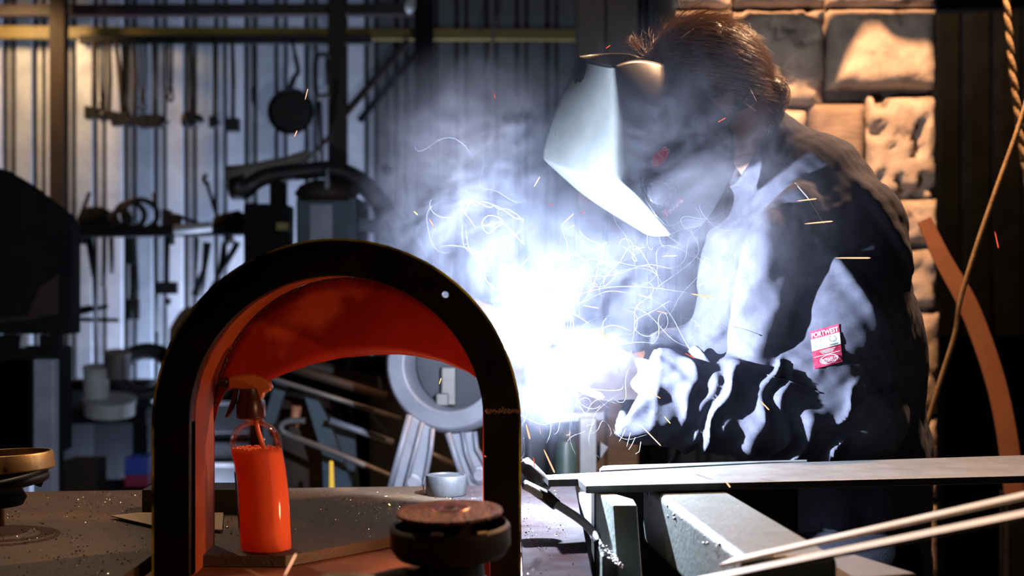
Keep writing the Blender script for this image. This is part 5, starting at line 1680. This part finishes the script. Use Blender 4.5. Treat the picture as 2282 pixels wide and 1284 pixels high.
# pen marks near the top of the front
for pts in ([(1280, 172), (1272, 190), (1264, 203)], [(1283, 184), (1285, 174), (1288, 182), (1283, 190)], [(1288, 178), (1292, 169), (1296, 176), (1289, 182), (1295, 183)],
            [(1297, 182), (1300, 170)], [(1303, 166), (1300, 176), (1296, 182)], [(1279, 176), (1283, 187)]):
    bm = NB(); q = []
    for a, b in pts:
        p, n = hit(bv, a, b); q.append(p + (CAMP - p).normalized() * .0006)
    tube(bm, q, .0009, 6); from_bm('pen_mark', bm, M['ink'], helm)
# adjusting dial
p, n = hit(bv, 1466, 432)
n = Vector((.10, -.98, -.05)).normalized()
bm = NB(); lathe(bm, [(.033, -.012), (.034, -.002), (.031, .002), (.021, .004), (.019, .013), (.016, .016), (0, .017)], p, n, 48); dl = from_bm('dial_base', bm, mat('gloss_black', (.012, .013, .016), None, .08, spec=.8), helm, smooth=True)
bm = NB()
for k in range(14):
    a = 2 * math.pi * k / 14; A_, B_, _ = frame(n)
    box(bm, p + n * .010 + (A_ * math.cos(a) + B_ * math.sin(a)) * .0195, (.003, .003, .008), Matrix((A_, B_, n)).transposed())
tag(from_bm('dial_ribs', bm, mat('gloss_rib', (.012, .013, .016), None, .1, spec=.8), dl), kind='stuff')
# dark rim piece along the side seam
bm = NB(); q = []
for a, b in ((1426, 388), (1430, 420), (1440, 446), (1462, 478), (1482, 500), (1505, 514)):
    pp, _ = hit(bv, a, b); q.append(pp)
tube(bm, q, .0022, 8); from_bm('side_rim', bm, mat('gloss_rim', (.02, .022, .025), None, .08, spec=.8), helm, smooth=True)
# headgear: band round the back of the head
def band(name, pts, w, th, m, par, up):
    bm = NB(); rws = []
    c = catmull([Vector(p) for p in pts], 6)
    for i, p in enumerate(c):
        d = (c[min(i + 1, len(c) - 1)] - c[max(i - 1, 0)]).normalized()
        u_ = Vector(up); u_ = (u_ - d * u_.dot(d)).normalized(); o_ = d.cross(u_)
        rws.append([bm.verts.new(p + u_ * (w / 2) * s + o_ * th * q_) for s, q_ in ((-1, -.5), (1, -.5), (1, .5), (-1, .5))])
    for i in range(len(rws) - 1):
        for k in range(4): bm.faces.new((rws[i][k], rws[i][(k + 1) % 4], rws[i + 1][(k + 1) % 4], rws[i + 1][k]))
    bm.faces.new(rws[0]); bm.faces.new(rws[-1][::-1])
    bmesh.ops.recalc_face_normals(bm, faces=bm.faces)
    return from_bm(name, bm, m, par, smooth=True)
bp = mat('band_plastic', (.05, .055, .05), None, .3)
band('rear_band', [w3(1560, 330, 2.345), w3(1630, 262, 2.355), w3(1672, 200, 2.385), w3(1690, 168, 2.44), w3(1688, 165, 2.49), w3(1660, 190, 2.55), w3(1600, 240, 2.59)], .022, .0016, bp, helm, (.5, 0, .8))
band('crown_band', [w3(1560, 300, 2.348), w3(1600, 180, 2.355), w3(1600, 80, 2.40), w3(1590, 48, 2.46), w3(1590, 75, 2.53), w3(1580, 170, 2.57)], .012, .0014, bp, helm, (1, 0, 0)) if False else None
bm = NB(); tube(bm, [w3(1668, 128, 2.42), w3(1680, 160, 2.43), w3(1698, 208, 2.44)], .0035, 8); from_bm('rear_strap', bm, bp, helm, smooth=True)

# ------------------------------------------------------------------ electrode holder in the fist
eh = empty('electrode_holder', HP0, 'pale electrode holder gripped in the gloved fist beside the arc', 'electrode holder')
a, b = Vector(HP0 - HOLD * .085), Vector(HP0 + HOLD * .075)
bm = NB(); tube(bm, [a, a.lerp(b, .3), a.lerp(b, .8), b], [.010, .012, .011, .008], 16); from_bm('handle', bm, mat('grip_grey', (.3, .3, .3), None, .5), eh, smooth=True)
bm = NB(); tube(bm, [b, Vector(ARC) - Vector(HOLD) * .012], [.003, .0018], 10); from_bm('electrode', bm, M['steel'], eh, smooth=True)
bm = NB(); tube(bm, catmull([a, a + Vector((.05, .02, -.03)), a + Vector((.10, .08, -.12)), a + Vector((.02, .22, -.30)), a + Vector((0, .3, -.55))], 5), .006, 10); from_bm('lead', bm, M['rubber'], eh, smooth=True)

# sleeve label on the jacket
bpy.context.view_layer.update()
bj = BVHTree.FromObject(jacket, bpy.context.evaluated_depsgraph_get())
quad = lambda x0, x1, y0, y1: [(1805 + (x1 * 0 + x0) * 64 + y0 * 9, 739 - x0 * 17 + y0 * 84), (1805 + x1 * 64 + y0 * 9, 739 - x1 * 17 + y0 * 84),
                               (1805 + x1 * 64 + y1 * 9, 739 - x1 * 17 + y1 * 84), (1805 + x0 * 64 + y1 * 9, 739 - x0 * 17 + y1 * 84)]
sl = decal('sleeve_label', quad(0, 1, 0, 1), M['patch_red'], jacket, bj, .0016, 14)
decal('label_band', quad(0, 1, .22, .53), M['patch_white'], jacket, bj, .0024, 14)
pw = mat('label_print', (.62, .50, .54), None, .9, spec=.1)
text_decal('lettering', 'PORTWEST', quad(.04, .96, .06, .19), pw, jacket, bj, .0028, bold=.01)
text_decal('lettering', 'BIZWELD', quad(.30, .82, .80, .92), pw, jacket, bj, .0028, bold=.01)
c_ = quad(.55, .55, .84, .84)[0]
oval('label_oval', c_, 21, 10, -.25, pw, jacket, bj, .0026, .90)
decal('label_rule', quad(.05, .95, .695, .71), pw, jacket, bj, .0026, 10)
for k in range(3): decal('print_line', quad(.26 + .03 * k, .80 - .04 * k, .575 + .035 * k, .59 + .035 * k), pw, jacket, bj, .0026, 8)
cs = quad(.72, .72, .33, .33)[0]; oval('care_symbol', cs, 8, 7, 0, mat('faded_print', (.14, .15, .15), None, .9), jacket, bj, .0030, .86)
for q in (quad(.12, .32, .27, .28), quad(.12, .32, .43, .44), quad(.12, .135, .27, .44), quad(.305, .32, .27, .44), quad(.60, .86, .47, .49)):
    decal('care_symbol', q, bpy.data.materials['faded_print'], jacket, bj, .0030, 6)
# seam stitches along the pocket and shoulder
def seam(pts, par, bvh, r=.0011, m=None, name='seam'):
    bm = NB(); q = []
    for i in range(len(pts) - 1):
        for k in range(8):
            a = pts[i][0] + (pts[i + 1][0] - pts[i][0]) * k / 8; b = pts[i][1] + (pts[i + 1][1] - pts[i][1]) * k / 8
            p, n = hit(bvh, a, b); q.append(p + (CAMP - p).normalized() * .0008)
    tube(bm, q, r, 6); return from_bm(name, bm, m or M['denim'], par, smooth=True)
seam([(1772, 408), (1800, 440), (1818, 470), (1842, 508)], jacket, bj, .0012, M['thread'])
seam([(1630, 728), (1660, 735), (1700, 750)], jacket, bj, .0009)
seam([(1690, 830), (1760, 850), (1840, 880)], jacket, bj, .0012)
# frayed threads at the cuff
for k in range(4):
    bm = NB(); x0 = 1386 + 12 * k + 4 * rng.random(); y0 = 955 + 10 * k
    tube(bm, [W(x0 + 6, y0, 2.23), W(x0 + 3 * rng.normal(), y0 + 14 + 8 * rng.random(), 2.23), W(x0 - 4 + 5 * rng.normal(), y0 + 26 + 10 * rng.random(), 2.23)], .0005, 5)
    from_bm('loose_thread', bm, M['thread'], jacket, smooth=True)

# ------------------------------------------------------------------ welding smoke: a real volume whose density is baked on a grid
def smoke_material():
    m = bpy.data.materials.new('welding_smoke')
    m.use_nodes = True
    N, L = m.node_tree.nodes, m.node_tree.links
    N.remove(N['Principled BSDF'])
    at = N.new('ShaderNodeAttribute'); at.attribute_name = 'density'
    mu = N.new('ShaderNodeMath'); mu.operation = 'MULTIPLY'; mu.inputs[1].default_value = 1.0
    L.new(at.outputs['Fac'], mu.inputs[0])
    sc = N.new('ShaderNodeVolumeScatter'); sc.inputs['Color'].default_value = (0.68, 0.74, 1.0, 1)
    sc.inputs['Anisotropy'].default_value = 0.0
    L.new(mu.outputs[0], sc.inputs['Density'])
    L.new(sc.outputs[0], N['Material Output'].inputs['Volume'])
    return m


def build_smoke(name, lo, hi, res, puffs, haze, k, label, seed):
    ng = bpy.data.node_groups.new(name, 'GeometryNodeTree')
    ng.interface.new_socket('Geometry', in_out='OUTPUT', socket_type='NodeSocketGeometry')
    N, L = ng.nodes, ng.links
    out = N.new('NodeGroupOutput')
    vc = N.new('GeometryNodeVolumeCube')
    vc.inputs['Min'].default_value, vc.inputs['Max'].default_value = lo, hi
    for ax, r in zip('XYZ', res): vc.inputs['Resolution ' + ax].default_value = r
    pos = N.new('GeometryNodeInputPosition').outputs[0]

    def math_(op, a, b=None, c=None):
        n = N.new('ShaderNodeMath'); n.operation = op
        for i, v in enumerate((a, b, c)):
            if v is None: continue
            if isinstance(v, (int, float)): n.inputs[i].default_value = v
            else: L.new(v, n.inputs[i])
        return n.outputs[0]

    def vm(op, a, b=None, s=None):
        n = N.new('ShaderNodeVectorMath'); n.operation = op
        for i, v in enumerate((a, b)):
            if v is None: continue
            if isinstance(v, (tuple, list, Vector)): n.inputs[i].default_value = tuple(v)
            else: L.new(v, n.inputs[i])
        if s is not None: n.inputs['Scale'].default_value = s
        return n

    def noise_(v, scale, detail, rough=.55, dist=0.0, col=False):
        n = N.new('ShaderNodeTexNoise')
        n.inputs['Scale'].default_value, n.inputs['Detail'].default_value = scale, detail
        n.inputs['Roughness'].default_value, n.inputs['Distortion'].default_value = rough, dist
        L.new(v, n.inputs['Vector'])
        return n.outputs['Color' if col else 'Fac']

    def maprange(v, a, b, c=0.0, d=1.0, smooth=True):
        n = N.new('ShaderNodeMapRange')
        if smooth: n.interpolation_type = 'SMOOTHSTEP'
        L.new(v, n.inputs['Value'])
        n.inputs['From Min'].default_value, n.inputs['From Max'].default_value = a, b
        n.inputs['To Min'].default_value, n.inputs['To Max'].default_value = c, d
        return n.outputs['Result']

    # turbulent warp
    off = vm('ADD', pos, (seed, seed * .7, seed * 1.3)).outputs[0]
    w1 = noise_(off, 3.2, 2, .5, 0, True)
    w1 = vm('SCALE', vm('SUBTRACT', w1, (.5, .5, .5)).outputs[0], None, .30).outputs[0]
    p1 = vm('ADD', off, w1).outputs[0]
    w2 = noise_(p1, 9, 2, .5, 0, True)
    w2 = vm('SCALE', vm('SUBTRACT', w2, (.5, .5, .5)).outputs[0], None, .075).outputs[0]
    p2 = vm('ADD', p1, w2).outputs[0]
    n1 = noise_(p2, 13, 6, .62)
    n2 = noise_(vm('ADD', p2, (5, 3, 9)).outputs[0], 19, 4, .6)
    # thin sheets where the second field crosses its mid level
    rid = math_('SUBTRACT', 1.0, math_('MULTIPLY', math_('ABSOLUTE', math_('SUBTRACT', n2, .5)), 9.0))
    rid = math_('POWER', math_('MAXIMUM', rid, 0.0), 2.2)
    body = maprange(n1, .46, .61)
    dens = math_('ADD', math_('MULTIPLY', body, 1.0), math_('MULTIPLY', rid, .95))
    dens = math_('ADD', dens, haze)
    env = None
    posw = vm('ADD', pos, vm('SCALE', w1, None, .22).outputs[0]).outputs[0]
    for c, r, a in puffs:
        d = vm('SUBTRACT', posw, c).outputs[0]
        d = vm('MULTIPLY', d, tuple(1 / q for q in r)).outputs[0]
        ln = vm('DOT_PRODUCT', d, d).outputs['Value']
        g = math_('MULTIPLY', math_('EXPONENT', math_('MULTIPLY', ln, -1.0)), a)
        env = g if env is None else math_('ADD', env, g)
    env = math_('MAXIMUM', math_('SUBTRACT', env, .02), 0.0)
    # fade to nothing at the walls of the grid
    ctr = [(a + b) / 2 for a, b in zip(lo, hi)]; hf_ = [(b - a) / 2 for a, b in zip(lo, hi)]
    q = vm('ABSOLUTE', vm('MULTIPLY', vm('SUBTRACT', pos, ctr).outputs[0], tuple(1 / v for v in hf_)).outputs[0]).outputs[0]
    sx = N.new('ShaderNodeSeparateXYZ'); L.new(q, sx.inputs[0])
    mxx = math_('MAXIMUM', math_('MAXIMUM', sx.outputs[0], sx.outputs[1]), sx.outputs[2])
    fade = maprange(mxx, .82, .99, 1.0, 0.0)
    dens = math_('MULTIPLY', math_('MULTIPLY', math_('MULTIPLY', dens, env), fade), k)
    L.new(dens, vc.inputs['Density'])
    sm = N.new('GeometryNodeSetMaterial')
    sm.inputs['Material'].default_value = smoke_material()
    L.new(vc.outputs[0], sm.inputs['Geometry'])
    L.new(sm.outputs[0], out.inputs[0])
    vd = bpy.data.volumes.new(name)
    o = bpy.data.objects.new(name, vd); COL.objects.link(o)
    md = o.modifiers.new('smoke', 'NODES'); md.node_group = ng
    vd.materials.append(sm.inputs['Material'].default_value)
    tag(o, label, 'smoke', kind='stuff')
    return o


A = ARC
build_smoke('welding_smoke', (-.30, 1.96, H - .34), (.62, 2.62, H + .44), (290, 190, 240), [
    (A + Vector((-.01, .03, .02)), (.06, .06, .06), .32),
    (W(1090, 590, 2.36), (.08, .08, .06), .8),
    (W(1010, 510, 2.40), (.10, .09, .075), 2.6),
    (W(1060, 350, 2.44), (.10, .10, .11), 3.6),
    (W(1200, 480, 2.36), (.07, .08, .06), 1.1),
    (W(1290, 600, 2.22), (.12, .10, .09), .75),
    (W(1325, 790, 2.24), (.055, .05, .036), 2.6),
    (W(1480, 580, 2.16), (.14, .07, .10), 1.7),
    (W(1560, 330, 2.10), (.15, .05, .12), .65),
    (W(1440, 220, 2.12), (.10, .05, .09), .55),
    (W(1620, 440, 2.10), (.11, .05, .11), 2.6),
    (W(1240, 890, 2.18), (.08, .07, .05), 1.3),
    (W(1700, 90, 2.45), (.14, .10, .14), 1.8),
], .015, .42, 'blue-white welding smoke billowing from the arc past the helmet', 1.7)

# fine threads of smoke: uncountable, lit by the arc
bm = NB()
def thread(p, n, step, curl, r, drift=(0, 0, .4)):
    cur = Vector(p); d = Vector(rng.normal(size=3)).normalized(); d.y *= .4; out = []
    ph = rng.random() * 100; r *= .42
    for i in range(n):
        out.append(cur.copy())
        nv = Vector((mnoise.noise(cur * 16 + Vector((ph, 0, 0))), .5 * mnoise.noise(cur * 16 + Vector((0, ph, 9))), mnoise.noise(cur * 16 + Vector((4, 0, ph)))))
        d = (d + nv * curl + Vector(drift) * .06).normalized()
        cur = cur + d * step
    tube(bm, out, [r * (.3 + .7 * math.sin(math.pi * i / (n - 1))) for i in range(n)], 4)
for k in range(42):
    px = 1180 + 420 * rng.random() ** 1.2; py = 540 + 240 * rng.random()
    thread(W(px, py, 2.12 + .2 * rng.random()), 34, .0045, 1.1, .00022 + .0002 * rng.random(), (.8, 0, .1))
for k in range(26):
    thread(W(1165 + 210 * rng.random(), 850 + 130 * rng.random(), 2.16 + .12 * rng.random()), 22, .0035, 1.9, .0003, (0, 0, 0))
for k in range(6):
    thread(W(950 + 120 * rng.random(), 330 + 250 * rng.random(), 2.32 + .12 * rng.random()), 34, .005, .8, .0003, (0, 0, 1))
for k in range(6):
    thread(W(1330 + 350 * rng.random(), 430 + 250 * rng.random(), 2.12 + .08 * rng.random()), 30, .004, 1.3, .00025, (.5, 0, .4))
for pts, y in (([(1058, 505), (1040, 480), (1028, 468), (1036, 455), (1048, 447), (1060, 458), (1074, 449), (1098, 456), (1112, 466), (1130, 466), (1152, 478), (1166, 494)], 2.30),
               ([(1036, 466), (1052, 452), (1068, 452), (1090, 462), (1104, 458), (1126, 470), (1148, 486), (1168, 490)], 2.31),
               ([(1168, 545), (1130, 505), (1112, 494), (1092, 502), (1074, 500), (1080, 486), (1096, 480), (1120, 492), (1102, 510), (1088, 520), (1076, 508), (1074, 498)], 2.30),
               ([(1240, 640), (1300, 618), (1370, 612), (1440, 590), (1500, 600)], 2.18), ([(1230, 668), (1290, 655), (1360, 640), (1440, 640), (1530, 652)], 2.18),
               ([(1230, 690), (1290, 676), (1350, 650), (1400, 652)], 2.19)):
    c = catmull([W(a, b, y) for a, b in pts], 6)
    tube(bm, c, [.00042 * (.35 + .65 * math.sin(math.pi * i / (len(c) - 1))) for i in range(len(c))], 5)
o = from_bm('smoke_threads', bm, M['smokeline'], smooth=True)
tag(o, 'fine curling white threads of smoke round the arc and sleeve', 'smoke threads', kind='stuff')

# ------------------------------------------------------------------ sparks: each a glowing splinter in flight
SP = [
    (1862, 575, 1940, 575, 'o', 2.10, 3.2, 'longest bright spark flying level across the dark upper sleeve'),
    (1793, 499, 1856, 493, 'o', 2.10, 2.9, 'bright spark crossing the frayed collar seam'),
    (1777, 448, 1820, 443, 'o', 2.10, 2.6, 'bright spark crossing the top of the pale shoulder seam'),
    (1540, 655, 1588, 663, 'o', 2.12, 3.2, 'thick bright spark before the chest, left of the pocket'),
    (1422, 657, 1452, 665, 'w', 2.12, 2.2, 'short spark just left of the thick chest spark'),
    (1463, 693, 1487, 699, 'o', 2.12, 1.8, 'small spark below the thick chest spark'),
    (1476, 571, 1508, 570, 'w', 2.12, 2.2, 'level spark under the helmet chin'),
    (1410, 556, 1437, 551, 'w', 2.12, 2.0, 'small level spark left of the one under the chin'),
    (1316, 559, 1352, 540, 'w', 2.12, 2.2, 'rising spark below the helmet lip'),
    (1253, 500, 1278, 477, 'w', 2.14, 2.0, 'rising spark just left of the helmet chin, upper of two'),
    (1259, 513, 1281, 501, 'w', 2.14, 1.8, 'rising spark just left of the helmet chin, lower of two'),
    (1190, 417, 1203, 394, 'w', 2.14, 2.2, 'steep white spark in smoke left of the helmet'),
    (1157, 600, 1178, 573, 'w', 2.14, 1.6, 'faint steep spark above the arc'),
    (922, 471, 931, 479, 'y', 2.2, 2.4, 'tiny yellow-white spark at the far left edge of the smoke'),
    (957, 489, 967, 506, 'o', 2.2, 2.4, 'small steep spark beside the yellow-white one'),
    (680, 222, 686, 198, 'o', 2.3, 1.8, 'thin orange spark over the hanging pan'),
    (656, 305, 662, 291, 'o', 2.3, 1.8, 'tiny orange spark at the lower edge of the pan'),
    (1350, 108, 1360, 101, 'r', 2.2, 1.8, 'small red spark in the dark above the helmet lip'),
    (1600, 272, 1617, 263, 'r', 2.12, 1.8, 'small red spark before the back of the helmet'),
    (1102, 208, 1103, 219, 'r', 2.3, 1.2, 'tiny red spark high in the smoke'),
    (1325, 733, 1361, 754, 'o', 2.12, 3.0, 'thick falling spark above the glove'),
    (1300, 681, 1334, 687, 'w', 2.12, 2.6, 'level spark between arc and chest'),
    (1252, 684, 1280, 686, 'w', 2.12, 1.8, 'thin level spark right of the arc'),
    (1456, 840, 1444, 835, 'w', 2.06, 2.0, 'short pale spark at the cuff edge'),
    (1446, 872, 1472, 888, 'o', 2.04, 2.2, 'orange spark crossing the cuff opening'),
    (1480, 928, 1494, 944, 'y', 2.04, 2.0, 'yellow spark in the dark fold of the cuff'),
    (1424, 944, 1473, 994, 'w', 2.04, 2.2, 'long pale falling spark over the lower cuff'),
    (1694, 893, 1714, 914, 'o', 2.04, 2.8, 'orange spark among the folds of the forearm'),
    (1527, 788, 1547, 798, 'r', 2.06, 2.0, 'small red spark above the forearm sleeve'),
    (1206, 889, 1227, 916, 'o', 2.12, 2.8, 'orange falling spark right of the arch post, upper'),
    (1243, 921, 1254, 939, 'y', 2.12, 1.6, 'thin yellow spark below the orange falling one'),
    (1223, 860, 1247, 884, 'w', 2.12, 2.0, 'white falling spark below the glove'),
    (1294, 853, 1328, 888, 'w', 2.12, 1.8, 'long white falling spark under the glove'),
    (1153, 899, 1161, 916, 'o', 2.0, 2.8, 'orange spark touching the edge of the arch post weld'),
    (1172, 945, 1181, 979, 'o', 2.0, 3.6, 'thick orange spark falling beside the right post'),
    (1202, 950, 1205, 968, 'o', 2.1, 1.3, 'hair-thin orange spark beside the thick falling one'),
    (1212, 1002, 1236, 1054, 'o', 2.0, 3.4, 'longest falling orange spark, ending at the stepped bar'),
    (1189, 1020, 1191, 1042, 'r', 2.0, 1.8, 'thin red upright spark over the earth clamp'),
    (1617, 1073, 1627, 1086, 'o', 1.84, 3.2, 'short orange spark just under the flat bar'),
    (2217, 516, 2225, 553, 'r', 2.6, 1.8, 'thin red spark in the dark by the curved strap'),
    (634, 1284, 660, 1234, 'o', 1.42, 3.6, 'bright pinkish spark rising at the bottom before the bottle'),
    (979, 856, 983, 843, 'y', 2.2, 1.8, 'small yellow spark inside the cast ring'),
    (866, 1123, 869, 1126, 'y', 2.25, 3.0, 'yellow point of light resting on the bench'),
    (1080, 1016, 1082, 1018, 'r', 1.76, 2.2, 'tiny red point in front of the right post'),
    (1224, 455, 1231, 458, 'r', 2.14, 1.4, 'tiny pink spark near the helmet chin, left'),
    (1296, 470, 1304, 475, 'r', 2.14, 1.6, 'tiny pink spark just under the helmet chin'),
    (1288, 596, 1303, 598, 'o', 2.14, 1.4, 'faint thin level spark above the arc smoke'),
    (1322, 630, 1333, 636, 'o', 2.14, 1.4, 'faint small spark between two level ones'),
]
mats = {'o': M['spark_orange'], 'w': M['spark_white'], 'r': M['spark_red'], 'y': M['spark_yellow']}
for x0, y0, x1, y1, c, y, w, lb in SP:
    a, b = W(x0, y0, y), W(x1, y1, y + .01)
    r = w * .55 * y / F
    bm = NB()
    tube(bm, [a, a.lerp(b, .15), a.lerp(b, .6), a.lerp(b, .93), b], [r * .25, r * .8, r, r * .95, r * .3], 8)
    tag(from_bm('spark', bm, mats[c], smooth=True), lb, 'spark', 'sparks flying off the arc')

# the arc itself and the molten bead beneath it
t = empty('welding_arc', ARC, 'blinding white welding arc at the edge of the arch', 'welding arc')
bm = NB(); bmesh.ops.create_icosphere(bm, subdivisions=3, radius=.0045, matrix=Matrix.Translation(ARC + Vector((-.008, .010, -.010))))
from_bm('molten_bead', bm, M['arc'], t, smooth=True)
